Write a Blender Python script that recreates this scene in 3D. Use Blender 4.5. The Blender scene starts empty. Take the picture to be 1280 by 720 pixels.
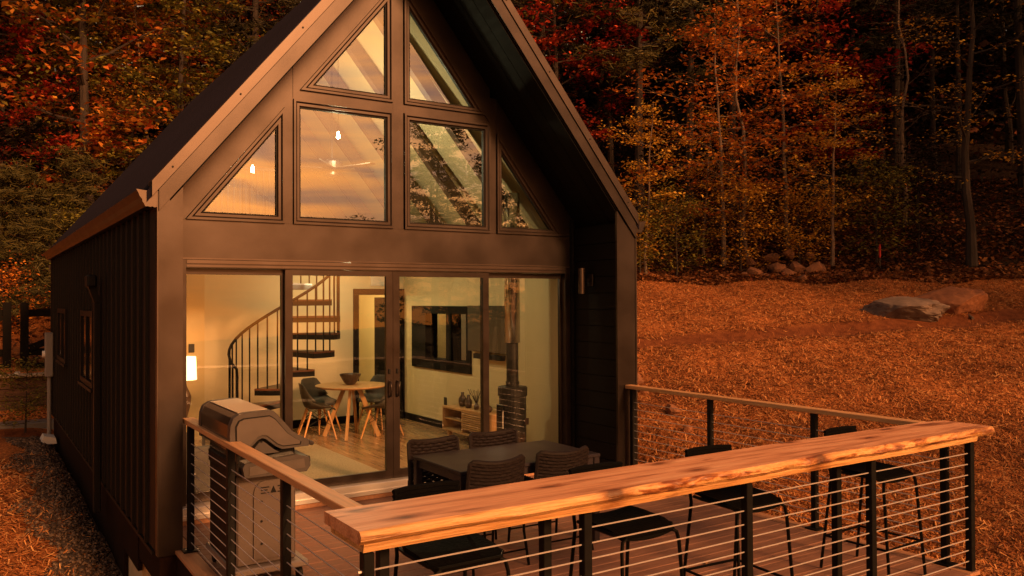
import bpy, bmesh, math, random
import numpy as np
from mathutils import Vector, Matrix, noise as mnoise
R = math.radians
random.seed(7)
sc = bpy.context.scene
COL = sc.collection

# ------------------------------------------------------------------ camera
EYE = Vector((0, 0, 2.04))
YAW, PITCH, ROLL = R(33.1), R(.77), math.atan(.0044)
f = Vector((math.sin(YAW)*math.cos(PITCH), math.cos(YAW)*math.cos(PITCH), math.sin(PITCH)))
r0 = Vector((math.cos(YAW), -math.sin(YAW), 0)); u0 = r0.cross(f)
rr = r0*math.cos(ROLL) - u0*math.sin(ROLL); uu = u0*math.cos(ROLL) + r0*math.sin(ROLL)
cam = bpy.data.objects.new('camera', bpy.data.cameras.new('camera')); COL.objects.link(cam)
cam.matrix_world = Matrix(((rr.x, uu.x, -f.x, EYE.x), (rr.y, uu.y, -f.y, EYE.y), (rr.z, uu.z, -f.z, EYE.z), (0, 0, 0, 1)))
cam.data.sensor_width = 36; cam.data.lens = 36*1037/1280
cam.data.clip_start = .05; cam.data.clip_end = 3000
sc.camera = cam

# ------------------------------------------------------------------ sky, sun, exposure
SUN_AZ = R(171)          # compass bearing of the sun, clockwise from +Y: low behind the camera
SUN_EL = R(25)
wd = bpy.data.worlds.new('World'); sc.world = wd; wd.use_nodes = True
nt = wd.node_tree; nt.nodes.clear()
def wn(t, **k):
    n = nt.nodes.new(t)
    for a, v in k.items(): setattr(n, a, v)
    return n
sky = wn('ShaderNodeTexSky', sky_type='NISHITA', sun_disc=False)
sky.sun_elevation = SUN_EL; sky.sun_rotation = SUN_AZ
sky.air_density = 1.6; sky.dust_density = 2.0; sky.ozone_density = 1.0; sky.altitude = 300
tcw = wn('ShaderNodeTexCoord')
mpw = wn('ShaderNodeMapping'); mpw.inputs['Scale'].default_value = (1.2, 1.2, 9)
nzw = wn('ShaderNodeTexNoise'); nzw.inputs['Scale'].default_value = 3.4; nzw.inputs['Detail'].default_value = 5; nzw.inputs['Distortion'].default_value = .6
rmw = wn('ShaderNodeValToRGB')
rmw.color_ramp.elements[0].position = .36; rmw.color_ramp.elements[0].color = (.95, .54, .46, 1)
rmw.color_ramp.elements[1].position = .66; rmw.color_ramp.elements[1].color = (2.5, 1.12, .40, 1)
mxw = wn('ShaderNodeMix', data_type='RGBA', blend_type='MULTIPLY'); mxw.inputs[0].default_value = 1
bgw = wn('ShaderNodeBackground'); bgw.inputs['Strength'].default_value = .055
ow = wn('ShaderNodeOutputWorld')
L = nt.links.new
L(tcw.outputs['Generated'], mpw.inputs['Vector']); L(mpw.outputs[0], nzw.inputs['Vector']); L(nzw.outputs['Fac'], rmw.inputs['Fac'])
L(sky.outputs[0], mxw.inputs[6]); L(rmw.outputs[0], mxw.inputs[7]); L(mxw.outputs[2], bgw.inputs['Color']); L(bgw.outputs[0], ow.inputs['Surface'])

sun = bpy.data.objects.new('sun', bpy.data.lights.new('sun', 'SUN')); COL.objects.link(sun)
sun.data.energy = 2.5; sun.data.angle = R(10); sun.data.color = (1, .46, .17)
sd = Vector((math.sin(SUN_AZ)*math.cos(SUN_EL), math.cos(SUN_AZ)*math.cos(SUN_EL), math.sin(SUN_EL)))
sun.rotation_euler = sd.to_track_quat('Z', 'Y').to_euler()
sun.location = sd*40

vs = sc.view_settings
vs.view_transform = 'Standard'; vs.look = 'None'; vs.gamma = 1; vs.use_curve_mapping = False
vs.exposure = 1.25
sc.cycles.use_denoising = True
try: sc.cycles.denoiser = 'OPENIMAGEDENOISE'
except Exception: pass
sc.cycles.max_bounces = 8; sc.cycles.transparent_max_bounces = 16
sc.cycles.caustics_reflective = False; sc.cycles.caustics_refractive = False
sc.cycles.sample_clamp_indirect = 6

# ------------------------------------------------------------------ materials
MATS = {}
def mat(name, col, rough=.6, metal=0, spec=.5, noise=0, nscale=8, bump=0, bscale=40, stretch=(1,1,1), col2=None, attr=False, sheen=0, detail=5, contrast=(.3,.7)):
    m = bpy.data.materials.new(name); m.use_nodes = True
    t = m.node_tree; b = t.nodes['Principled BSDF']; l = t.links.new
    b.inputs['Base Color'].default_value = (*col, 1); b.inputs['Roughness'].default_value = rough
    b.inputs['Metallic'].default_value = metal; b.inputs['Specular IOR Level'].default_value = spec
    tc = t.nodes.new('ShaderNodeTexCoord'); mp = t.nodes.new('ShaderNodeMapping')
    mp.inputs['Scale'].default_value = stretch; l(tc.outputs['Object'], mp.inputs['Vector'])
    if noise or col2:
        n = t.nodes.new('ShaderNodeTexNoise'); n.inputs['Scale'].default_value = nscale; n.inputs['Detail'].default_value = detail
        l(mp.outputs[0], n.inputs['Vector'])
        cr = t.nodes.new('ShaderNodeValToRGB')
        c2 = col2 or tuple(max(0, c*(1-noise)) for c in col)
        c1 = col if col2 else tuple(min(1, c*(1+noise)) for c in col)
        cr.color_ramp.elements[0].position = contrast[0]; cr.color_ramp.elements[0].color = (*c2, 1)
        cr.color_ramp.elements[1].position = contrast[1]; cr.color_ramp.elements[1].color = (*c1, 1)
        l(n.outputs['Fac'], cr.inputs['Fac']); l(cr.outputs[0], b.inputs['Base Color'])
        mr = t.nodes.new('ShaderNodeMapRange'); mr.inputs['To Min'].default_value = max(0, rough-.1); mr.inputs['To Max'].default_value = min(1, rough+.12)
        l(n.outputs['Fac'], mr.inputs['Value']); l(mr.outputs[0], b.inputs['Roughness'])
    if bump:
        n2 = t.nodes.new('ShaderNodeTexNoise'); n2.inputs['Scale'].default_value = bscale; n2.inputs['Detail'].default_value = 4
        l(mp.outputs[0], n2.inputs['Vector'])
        bp = t.nodes.new('ShaderNodeBump'); bp.inputs['Strength'].default_value = bump; bp.inputs['Distance'].default_value = .02
        l(n2.outputs['Fac'], bp.inputs['Height']); l(bp.outputs[0], b.inputs['Normal'])
    MATS[name] = m
    return m

mat('bronze', (.041, .031, .028), .33, .8, .5, noise=.22, nscale=2.2, bump=.06, bscale=3)
mat('bronze_trim', (.060, .044, .038), .34, .8, .5, noise=.15, nscale=3, bump=.04, bscale=4)
mat('door_bronze', (.03, .021, .018), .32, .7, .5, noise=.15, nscale=5)
mat('black_siding', (.007, .005, .004), .55, 0, .15, noise=.25, nscale=3, bump=.05, bscale=12)
mat('black_board', (.003, .0022, .002), .7, 0, .1, noise=.3, nscale=3, stretch=(1, 1, 6), bump=.1, bscale=30)
mat('black_metal', (.0045, .004, .004), .5, 0, .15, noise=.2, nscale=20)
mat('roof_metal', (.008, .007, .013), .75, 0, .03, noise=.15, nscale=1.5)
mat('skirt', (.012, .005, .003), .8, 0, .08, noise=.3, nscale=3, bump=.1)
mat('concrete_tan', (.42, .30, .19), .85, noise=.15, nscale=4, bump=.1)
mat('silver', (.55, .52, .5), .35, .6, .5)
mat('steel_cable', (.50, .44, .43), .4, .4, .5)
mat('wall_paint', (.60, .475, .265), .75, noise=.05, nscale=2, bump=.03, bscale=80)
mat('wall_white', (.66, .56, .38), .75, noise=.04, nscale=2, bump=.03, bscale=80)
mat('ceiling_paint', (.52, .43, .26), .8, noise=.04, nscale=2)
mat('beam_wood', (.09, .05, .03), .6, noise=.3, nscale=4, stretch=(1, 1, 1), bump=.1)
mat('floor_wood', (.30, .18, .09), .22, 0, .5, noise=.3, nscale=3, stretch=(6, .6, 1))
mat('rug', (.34, .27, .17), .95, noise=.3, nscale=60, bump=.5, bscale=120)
mat('oak', (.46, .27, .12), .45, noise=.2, nscale=6, stretch=(8, 1, 1))
mat('tread_wood', (.10, .033, .012), .4, noise=.25, nscale=8)
mat('chair_shell', (.055, .05, .042), .5, 0, .3)
mat('stove_iron', (.008, .0075, .007), .4, .2, .3, noise=.2, nscale=9)
mat('pipe_steel', (.5, .46, .4), .16, .95, .5)
mat('screen', (.006, .006, .007), .12, 0, .5)
mat('ceramic', (.06, .035, .022), .3, noise=.4, nscale=30)
mat('sofa', (.05, .045, .04), .9, noise=.2, nscale=40)
mat('white_plastic', (.7, .68, .64), .5)
mat('grey_plastic', (.17, .155, .145), .5, noise=.06, nscale=4)
mat('outlet_black', (.02, .018, .016), .4)
mat('grill_cast', (.042, .034, .032), .45, .1, .4, noise=.12, nscale=14, bump=.06, bscale=90)
mat('grill_panel', (.085, .064, .056), .45, .15, .4, noise=.07, nscale=4)
mat('grill_enamel', (.012, .011, .011), .14, 0, .6)
mat('table_black', (.018, .014, .018), .35, 0, .3, noise=.12, nscale=3)
mat('wicker', (.009, .0055, .0055), .6, 0, .2, noise=.35, nscale=60, bump=.2, bscale=70)
mat('stool_black', (.002, .0018, .0018), .5, 0, .08)
mat('deck_board', (.20, .095, .062), .62, 0, .4, noise=.22, nscale=5, stretch=(.6, 9, 9), bump=.12, bscale=60)
mat('deck_edge', (.30, .14, .07), .6, noise=.2, nscale=5, stretch=(9, .6, 9), bump=.1)
mat('rail_wood', (.46, .24, .11), .5, 0, .4, noise=.22, nscale=5, stretch=(10, .6, 10), bump=.1, bscale=30)
mat('timber', (.13, .065, .035), .8, noise=.35, nscale=5, stretch=(.6, 8, 8), bump=.25)
mat('fence_black', (.004, .003, .0025), .8, 0, .1, noise=.2, nscale=6)
mat('boulder_grey', (.17, .115, .09), .85, col2=(.07, .045, .035), nscale=2.6, bump=.6, bscale=6, detail=8)
mat('boulder_red', (.26, .095, .035), .9, col2=(.12, .04, .017), nscale=2.2, bump=.6, bscale=6, detail=8)
mat('rock', (.24, .095, .04), .9, col2=(.09, .035, .016), nscale=3, bump=.5, bscale=8)
mat('bark', (.034, .019, .012), .9, col2=(.011, .006, .004), nscale=7, stretch=(3, 3, .6), bump=.6, bscale=18)
mat('bark_pale', (.17, .11, .075), .85, col2=(.06, .038, .025), nscale=7, stretch=(3, 3, .6), bump=.4, bscale=18)
mat('gravel', (.075, .045, .028), .9, noise=.5, nscale=60, bump=.8, bscale=60)
mat('red_flag', (.6, .03, .02), .6)
mat('paper_white', (.5, .46, .42), .7)

def glass_mat(name, tint=(1,1,1), ior=1.5, gain=1.9):
    m = bpy.data.materials.new(name); m.use_nodes = True
    t = m.node_tree; t.nodes.clear(); l = t.links.new
    o = t.nodes.new('ShaderNodeOutputMaterial'); mx = t.nodes.new('ShaderNodeMixShader')
    tr = t.nodes.new('ShaderNodeBsdfTransparent'); tr.inputs[0].default_value = (*tint, 1)
    gl = t.nodes.new('ShaderNodeBsdfGlossy'); gl.inputs['Roughness'].default_value = 0.0
    # two panes of a sealed unit: four reflecting faces, slightly bowed
    fr = t.nodes.new('ShaderNodeFresnel'); fr.inputs['IOR'].default_value = ior
    mu = t.nodes.new('ShaderNodeMath'); mu.operation = 'MULTIPLY'; mu.inputs[1].default_value = gain; mu.use_clamp = True
    tc = t.nodes.new('ShaderNodeTexCoord'); n = t.nodes.new('ShaderNodeTexNoise'); n.inputs['Scale'].default_value = 1.1; n.inputs['Detail'].default_value = 0
    bp = t.nodes.new('ShaderNodeBump'); bp.inputs['Strength'].default_value = .055; bp.inputs['Distance'].default_value = .05
    l(tc.outputs['Object'], n.inputs['Vector']); l(n.outputs['Fac'], bp.inputs['Height']); l(bp.outputs[0], gl.inputs['Normal'])
    l(fr.outputs[0], mu.inputs[0]); l(mu.outputs[0], mx.inputs[0]); l(tr.outputs[0], mx.inputs[1]); l(gl.outputs[0], mx.inputs[2]); l(mx.outputs[0], o.inputs['Surface'])
    MATS[name] = m; return m
glass_mat('glass', (.93, .93, .91), 1.52, 3.6)
glass_mat('door_glass', (.95, .95, .93), 1.52, 1.25)
glass_mat('window_glass_dark', (.3, .3, .3), 1.52, 2.2)

def emit_mat(name, col, s):
    m = bpy.data.materials.new(name); m.use_nodes = True
    t = m.node_tree; b = t.nodes['Principled BSDF']
    b.inputs['Base Color'].default_value = (.8, .75, .65, 1); b.inputs['Emission Color'].default_value = (*col, 1); b.inputs['Emission Strength'].default_value = s
    MATS[name] = m
emit_mat('bulb', (1, .72, .38), 30)
emit_mat('shade_lit', (1, .62, .26), 1.6)

def rnd_mat(name, ramp, rough=.7, trans=.25):
    """foliage / straw: every face carries its own random number, looked up in a colour ramp"""
    m = bpy.data.materials.new(name); m.use_nodes = True
    t = m.node_tree; t.nodes.clear(); l = t.links.new
    o = t.nodes.new('ShaderNodeOutputMaterial')
    at = t.nodes.new('ShaderNodeAttribute'); at.attribute_name = 'rnd'
    oi = t.nodes.new('ShaderNodeObjectInfo')
    ad = t.nodes.new('ShaderNodeMath'); ad.operation = 'MULTIPLY_ADD'; ad.inputs[1].default_value = .22; 
    l(oi.outputs['Random'], ad.inputs[0]); 
    sb = t.nodes.new('ShaderNodeMath'); sb.operation = 'SUBTRACT'; sb.inputs[1].default_value = .11
    l(at.outputs['Fac'], ad.inputs[2]); l(ad.outputs[0], sb.inputs[0])
    cr = t.nodes.new('ShaderNodeValToRGB'); els = cr.color_ramp.elements
    while len(els) < len(ramp): els.new(.5)
    for e, (p, c) in zip(els, ramp): e.position = p; e.color = (*c, 1)
    l(sb.outputs[0], cr.inputs['Fac'])
    df = t.nodes.new('ShaderNodeBsdfPrincipled'); df.inputs['Roughness'].default_value = rough; df.inputs['Specular IOR Level'].default_value = .25
    l(cr.outputs[0], df.inputs['Base Color'])
    if trans:
        tl = t.nodes.new('ShaderNodeBsdfTranslucent'); l(cr.outputs[0], tl.inputs[0])
        mx = t.nodes.new('ShaderNodeMixShader'); mx.inputs[0].default_value = trans
        l(df.outputs[0], mx.inputs[1]); l(tl.outputs[0], mx.inputs[2]); l(mx.outputs[0], o.inputs[0])
    else: l(df.outputs[0], o.inputs[0])
    MATS[name] = m
rnd_mat('leaf_red', [(0, (.10, .008, .006)), (.4, (.34, .022, .012)), (.75, (.46, .06, .02)), (1, (.12, .05, .015))])
rnd_mat('leaf_orange', [(0, (.18, .045, .008)), (.4, (.46, .13, .016)), (.8, (.60, .24, .03)), (1, (.12, .10, .03))])
rnd_mat('leaf_yellow', [(0, (.22, .10, .012)), (.45, (.52, .26, .025)), (.8, (.62, .36, .045)), (1, (.12, .13, .03))])
rnd_mat('leaf_olive', [(0, (.06, .06, .01)), (.5, (.16, .14, .022)), (.8, (.24, .18, .025)), (1, (.42, .15, .02))])
rnd_mat('leaf_mixed', [(0, (.06, .055, .01)), (.35, (.16, .12, .018)), (.6, (.44, .15, .02)), (.8, (.40, .045, .014)), (1, (.55, .26, .03))])
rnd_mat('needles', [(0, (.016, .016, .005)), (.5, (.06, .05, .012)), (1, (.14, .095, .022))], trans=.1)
rnd_mat('needles_shaded', [(0, (.006, .006, .003)), (.5, (.018, .016, .005)), (1, (.045, .032, .009))], trans=.1)  # darker copy of the needles, shade of the wood put into the colour
rnd_mat('far_leaf', [(0, (.003, .002, .001)), (.5, (.010, .006, .0022)), (.8, (.03, .010, .003)), (1, (.10, .022, .007))])  # near-black leaves, the deep shade among the trees put into their colour
rnd_mat('straw', [(0, (.06, .016, .005)), (.35, (.28, .09, .024)), (.7, (.50, .19, .055)), (1, (.70, .37, .14))], trans=.1)
rnd_mat('litter', [(0, (.05, .016, .006)), (.4, (.13, .045, .014)), (.8, (.24, .09, .024)), (1, (.12, .02, .01))], trans=.1)
rnd_mat('stones', [(0, (.035, .02, .013)), (.5, (.10, .062, .04)), (1, (.20, .13, .085))], trans=0)

# ------------------------------------------------------------------ mesh helpers
class MB:
    def __init__(s): s.v = []; s.f = []; s.sm = False
    def add(s, vs, fs):
        o = len(s.v); s.v += [tuple(v) for v in vs]; s.f += [tuple(i+o for i in q) for q in fs]; return s
    def box(s, x0, x1, y0, y1, z0, z1, bev=0):
        if bev:
            bm = bmesh.new(); bmesh.ops.create_cube(bm, size=1)
            for v in bm.verts: v.co = ((x0+x1)/2+v.co.x*(x1-x0), (y0+y1)/2+v.co.y*(y1-y0), (z0+z1)/2+v.co.z*(z1-z0))
            bmesh.ops.bevel(bm, geom=bm.edges[:], offset=bev, segments=1, affect='EDGES')
            bm.verts.ensure_lookup_table()
            s.add([v.co[:] for v in bm.verts], [[v.index for v in q.verts] for q in bm.faces]); bm.free(); return s
        return s.add([(x0,y0,z0),(x1,y0,z0),(x1,y1,z0),(x0,y1,z0),(x0,y0,z1),(x1,y0,z1),(x1,y1,z1),(x0,y1,z1)],
              [(0,3,2,1),(4,5,6,7),(0,1,5,4),(1,2,6,5),(2,3,7,6),(3,0,4,7)])
    def prism(s, poly, axis, a, b):
        """poly: 2-D outline in the two other axes (in xyz order), extruded along axis from a to b"""
        n = len(poly)
        def pt(p, t):
            return (t, p[0], p[1]) if axis == 'x' else (p[0], t, p[1]) if axis == 'y' else (p[0], p[1], t)
        vs = [pt(p, a) for p in poly]+[pt(p, b) for p in poly]
        fs = [tuple(range(n)), tuple(range(2*n-1, n-1, -1))]+[(i, i+n, (i+1) % n+n, (i+1) % n) for i in range(n)]
        return s.add(vs, fs)
    def ring(s, outer, inner, y0, y1):
        """frame between two outlines in x-z, from y0 to y1"""
        n = len(outer); vs = []
        for y in (y0, y1):
            vs += [(p[0], y, p[1]) for p in outer]+[(p[0], y, p[1]) for p in inner]
        fs = []
        for i in range(n):
            j = (i+1) % n
            fs += [(i, j, n+j, n+i), (2*n+i, 3*n+i, 3*n+j, 2*n+j), (i, 2*n+i, 2*n+j, j), (n+i, n+j, 3*n+j, 3*n+i)]
        return s.add(vs, fs)
    def bevel_ring(s, outer, inner, ya, yb):
        """sloping moulding: outer outline at depth ya, inner outline at depth yb"""
        n = len(outer); vs = [(p[0], ya, p[1]) for p in outer]+[(p[0], yb, p[1]) for p in inner]+[(p[0], yb+.03, p[1]) for p in inner]
        fs = []
        for i in range(n):
            j = (i+1) % n; fs += [(i, j, n+j, n+i), (n+i, n+j, 2*n+j, 2*n+i)]
        return s.add(vs, fs)
    def tube(s, pts, rad, n=6, cap=True):
        pts = [Vector(p) for p in pts]; rads = rad if isinstance(rad, (list, tuple)) else [rad]*len(pts)
        vs = []; prev = None
        for i, p in enumerate(pts):
            d = (pts[min(i+1, len(pts)-1)]-pts[max(i-1, 0)]).normalized()
            if prev is None:
                a = d.orthogonal().normalized()
            else:
                a = (prev-d*prev.dot(d)); a = a.normalized() if a.length > 1e-5 else d.orthogonal().normalized()
            prev = a; b = d.cross(a)
            for k in range(n):
                t = 2*math.pi*(k+.5)/n; vs.append(p+(a*math.cos(t)+b*math.sin(t))*rads[i])
        fs = [(i*n+k, i*n+(k+1) % n, (i+1)*n+(k+1) % n, (i+1)*n+k) for i in range(len(pts)-1) for k in range(n)]
        if cap: fs += [tuple(range(n-1, -1, -1)), tuple((len(pts)-1)*n+k for k in range(n))]
        return s.add(vs, fs)
    def lathe(s, prof, c=(0,0,0), n=16):
        vs = []
        for (r_, z) in prof:
            for k in range(n):
                t = 2*math.pi*k/n; vs.append((c[0]+r_*math.cos(t), c[1]+r_*math.sin(t), c[2]+z))
        fs = [(i*n+k, i*n+(k+1) % n, (i+1)*n+(k+1) % n, (i+1)*n+k) for i in range(len(prof)-1) for k in range(n)]
        fs += [tuple(range(n-1, -1, -1)), tuple((len(prof)-1)*n+k for k in range(n))]
        return s.add(vs, fs)
    def bar(s, p, q, w, h=None, up=(0,0,1)):
        """square bar from p to q"""
        h = h or w; p = Vector(p); q = Vector(q); d = (q-p).normalized(); u_ = Vector(up)
        a = d.cross(u_); a = a.normalized() if a.length > 1e-4 else d.orthogonal().normalized(); b = a.cross(d)
        vs = [e+a*sx*w/2+b*sy*h/2 for e in (p, q) for sx, sy in ((-1,-1),(1,-1),(1,1),(-1,1))]
        return s.add(vs, [(0,3,2,1),(4,5,6,7),(0,1,5,4),(1,2,6,5),(2,3,7,6),(3,0,4,7)])
    def mesh(s, name, m, off=(0,0,0), smooth=False, fix=True):
        me = bpy.data.meshes.new(name)
        me.from_pydata([(v[0]-off[0], v[1]-off[1], v[2]-off[2]) for v in s.v], [], s.f)
        if fix:
            bm = bmesh.new(); bm.from_mesh(me); bmesh.ops.recalc_face_normals(bm, faces=bm.faces[:]); bm.to_mesh(me); bm.free()
        if smooth: 
            me.polygons.foreach_set('use_smooth', [True]*len(me.polygons))
        me.materials.append(MATS[m]); me.update()
        return me
    def build(s, name, m, parent=None, smooth=False, at=None):
        off = Vector((0,0,0))
        if parent is not None:
            off = base_of(parent)
        if at is not None: off = Vector(at)
        me = s.mesh(name, m, off, smooth)
        o = bpy.data.objects.new(name, me); COL.objects.link(o)
        if parent is not None: o.parent = parent
        elif at is not None: o.location = at
        return o
def base_of(o):
    """children meshes share the base of their thing (identity rotation while building)"""
    while o.parent is not None: o = o.parent
    return Vector(o.location)
def tag(o, label=None, cat=None, group=None, kind=None):
    if label: o['label'] = label
    if cat: o['category'] = cat
    if group: o['group'] = group
    if kind: o['kind'] = kind
    return o
def thing(name, loc, label, cat, group=None):
    o = bpy.data.objects.new(name, None); COL.objects.link(o); o.location = loc; o.empty_display_size = .2
    o.matrix_world = Matrix.Translation(loc)
    return tag(o, label, cat, group)
def copy_tree(o, parent=None):
    c = o.copy(); COL.objects.link(c); c.parent = parent
    for ch in list(o.children): copy_tree(ch, c)
    return c
def piece(name, me, parent, loc=(0,0,0), rot=None, scale=None):
    o = bpy.data.objects.new(name, me); COL.objects.link(o); o.parent = parent; o.location = loc
    if rot: o.rotation_euler = rot
    if scale: o.scale = scale
    return o
def quad_mesh(name, V, F, rnd, m, smooth=False):
    me = bpy.data.meshes.new(name); nv, nf = len(V), len(F)
    me.vertices.add(nv); me.vertices.foreach_set('co', np.asarray(V, np.float32).ravel())
    k = F.shape[1]
    me.loops.add(nf*k); me.loops.foreach_set('vertex_index', F.astype(np.int32).ravel())
    me.polygons.add(nf); me.polygons.foreach_set('loop_start', np.arange(0, nf*k, k, dtype=np.int32))
    try: me.polygons.foreach_set('loop_total', np.full(nf, k, np.int32))
    except Exception: pass
    me.update(calc_edges=True)
    a = me.attributes.new('rnd', 'FLOAT', 'FACE'); a.data.foreach_set('value', np.asarray(rnd, np.float32))
    me.materials.append(MATS[m])
    if smooth: me.polygons.foreach_set('use_smooth', [True]*nf)
    return me

# ------------------------------------------------------------------ ground
LEFT_Y = [-400, -60, -15, 0, 5, 7, 8.5, 10.5, 13, 19.25, 19.55, 23, 30, 60, 110, 400]
LEFT_Z = [-30, -9, -3.0, -1.75, -1.25, -1.0, -.70, -.48, -.38, -.38, .55, 1.3, 4.4, 18, 34, 60]
RS = [-400, -40, -10, 0, 7, 9, 24, 25, 60, 110, 400]
RZ = [-30, -8, -3.2, -1.7, -.86, -.50, 2.55, 2.8, 17, 34, 60]
def smooth(a, b, x): t = np.clip((x-a)/(b-a), 0, 1); return t*t*(3-2*t)
def gz(x, y, bumps=True):
    x = np.asarray(x, float); y = np.asarray(y, float)
    s = .68*x+.73*y
    zr = np.interp(s, RS, RZ); zl = np.interp(y+.03*x, LEFT_Y, LEFT_Z)
    z = zl+(zr-zl)*smooth(1.6, 7.5, x)
    cut = smooth(.9, 1.5, x)*smooth(8.2, 6.5, x)*smooth(-1, 3, y)*smooth(19.5, 17.8, y)
    z = z+(np.minimum(z, -.75)-z)*cut
    if bumps:
        far = smooth(60, 25, np.hypot(x, y))
        z = z+far*(.035*np.sin(1.9*x+.7*y)*np.sin(1.3*y-.4*x)+.02*np.sin(4.1*x+1.3)*np.sin(3.7*y+.5*x)+.012*np.sin(8.3*x+2*y)*np.sin(7.1*y-3*x))
        # spoil bank heaped along the edge of the wood, worn track across the field
        z = z+.13*np.exp(-((s-23.6)/.7)**2)*(.6+.4*np.sin(1.7*x-1.1*y)+.25*np.sin(5*x+2*y))*smooth(6, 9, x)
        z = z-.13*np.exp(-((track_d(x, y))/.34)**2)
    return z
# the track: a straight line across the field
TA, TB = np.array([11.44, 12.78]), np.array([18.97, 9.1])
def track_d(x, y):
    d = (TB-TA)/np.linalg.norm(TB-TA); return (np.asarray(x)-TA[0])*d[1]-(np.asarray(y)-TA[1])*d[0]
def GZ(x, y): return float(gz(x, y))

def axis(lo, f0, f1, hi, step, grow=1.25):
    a = list(np.arange(f0, f1+1e-6, step)); st = step; x = a[-1]
    while x < hi: st *= grow; x += st; a.append(min(x, hi+1))
    st = step; x = f0; b = []
    while x > lo: st *= grow; x -= st; b.append(x)
    return np.array(b[::-1]+a)
gx = axis(-600, -4, 30, 600, .16); gy = axis(-600, 5, 27, 600, .16)
XX, YY = np.meshgrid(gx, gy); ZZ = gz(XX, YY)
nx, ny = len(gx), len(gy)
V = np.stack([XX.ravel(), YY.ravel(), ZZ.ravel()], 1)
ii = np.arange(nx*ny).reshape(ny, nx)
F = np.stack([ii[:-1, :-1].ravel(), ii[:-1, 1:].ravel(), ii[1:, 1:].ravel(), ii[1:, :-1].ravel()], 1)

def ground_mat():
    m = bpy.data.materials.new('ground'); m.use_nodes = True
    t = m.node_tree; b = t.nodes['Principled BSDF']; l = t.links.new
    b.inputs['Roughness'].default_value = .95; b.inputs['Specular IOR Level'].default_value = .15
    tc = t.nodes.new('ShaderNodeTexCoord'); sp = t.nodes.new('ShaderNodeSeparateXYZ'); l(tc.outputs['Object'], sp.inputs[0])
    def math_(op, a, b_, c=None):
        n = t.nodes.new('ShaderNodeMath'); n.operation = op
        for i, q in enumerate((a, b_, c)):
            if q is None: continue
            if isinstance(q, (int, float)): n.inputs[i].default_value = q
            else: l(q, n.inputs[i])
        return n.outputs[0]
    def noise_(sc_, det=6, stretch=None, dist=0):
        n = t.nodes.new('ShaderNodeTexNoise'); n.inputs['Scale'].default_value = sc_; n.inputs['Detail'].default_value = det; n.inputs['Distortion'].default_value = dist
        if stretch:
            mp = t.nodes.new('ShaderNodeMapping'); mp.inputs['Scale'].default_value = stretch; mp.inputs['Rotation'].default_value = (0, 0, .5); l(tc.outputs['Object'], mp.inputs[0]); l(mp.outputs[0], n.inputs['Vector'])
        else: l(tc.outputs['Object'], n.inputs['Vector'])
        return n.outputs['Fac']
    def ramp(fac, els):
        cr = t.nodes.new('ShaderNodeValToRGB'); e = cr.color_ramp.elements
        while len(e) < len(els): e.new(.5)
        for q, (p, c) in zip(e, els): q.position = p; q.color = (*c, 1)
        l(fac, cr.inputs[0]); return cr.outputs[0]
    def mix(fac, a, b_):
        n = t.nodes.new('ShaderNodeMix'); n.data_type = 'RGBA'; l(fac, n.inputs[0]); l(a, n.inputs[6]); l(b_, n.inputs[7]); return n.outputs[2]
    x, y = sp.outputs[0], sp.outputs[1]
    straw = ramp(noise_(26, 8, (1, 2.6, 1), .5), [(.37, (.045, .012, .004)), (.48, (.34, .105, .028)), (.60, (.56, .20, .056)), (.75, (.72, .36, .13))])
    soil = ramp(noise_(7, 8), [(.3, (.11, .030, .010)), (.7, (.21, .066, .022))])
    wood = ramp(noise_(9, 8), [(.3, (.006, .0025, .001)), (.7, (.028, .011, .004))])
    patch = t.nodes.new('ShaderNodeMapRange'); patch.inputs['From Min'].default_value = .56; patch.inputs['From Max'].default_value = .70; l(noise_(.55, 5), patch.inputs[0])
    c = mix(patch.outputs[0], straw, soil)
    # bare worn track
    d = (TB-TA)/np.linalg.norm(TB-TA)
    td = math_('ABSOLUTE', math_('SUBTRACT', math_('MULTIPLY', math_('SUBTRACT', x, float(TA[0])), float(d[1])), math_('MULTIPLY', math_('SUBTRACT', y, float(TA[1])), float(d[0]))), 0)
    td = math_('ADD', td, math_('MULTIPLY', math_('SUBTRACT', noise_(1.2, 5), .5), .5))
    tr = t.nodes.new('ShaderNodeMapRange'); tr.inputs['From Min'].default_value = .72; tr.inputs['From Max'].default_value = .42; l(td, tr.inputs[0])
    c = mix(tr.outputs[0], c, soil)
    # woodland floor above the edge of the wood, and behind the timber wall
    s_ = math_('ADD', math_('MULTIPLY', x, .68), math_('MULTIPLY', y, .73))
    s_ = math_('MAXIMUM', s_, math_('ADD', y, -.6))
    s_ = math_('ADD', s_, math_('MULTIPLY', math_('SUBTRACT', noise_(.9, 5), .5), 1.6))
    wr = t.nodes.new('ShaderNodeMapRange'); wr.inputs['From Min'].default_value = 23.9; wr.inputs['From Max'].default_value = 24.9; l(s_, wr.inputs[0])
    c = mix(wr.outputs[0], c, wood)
    # grass below the deck, unseen, coloured dark to dim reflections and bounced light
    fr = t.nodes.new('ShaderNodeMapRange'); fr.inputs['From Min'].default_value = 3.2; fr.inputs['From Max'].default_value = 1.6; l(math_('ADD', y, math_('MULTIPLY', math_('SUBTRACT', noise_(.9, 5), .5), 1.6)), fr.inputs[0])
    c = mix(fr.outputs[0], c, ramp(noise_(5, 8), [(.3, (.012, .011, .005)), (.7, (.045, .036, .014))]))
    l(c, b.inputs['Base Color'])
    bp = t.nodes.new('ShaderNodeBump'); bp.inputs['Strength'].default_value = .9; bp.inputs['Distance'].default_value = .05
    l(noise_(30, 8, (1, 2.6, 1), .5), bp.inputs['Height']); l(bp.outputs[0], b.inputs['Normal'])
    MATS['ground'] = m
ground_mat()
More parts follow.
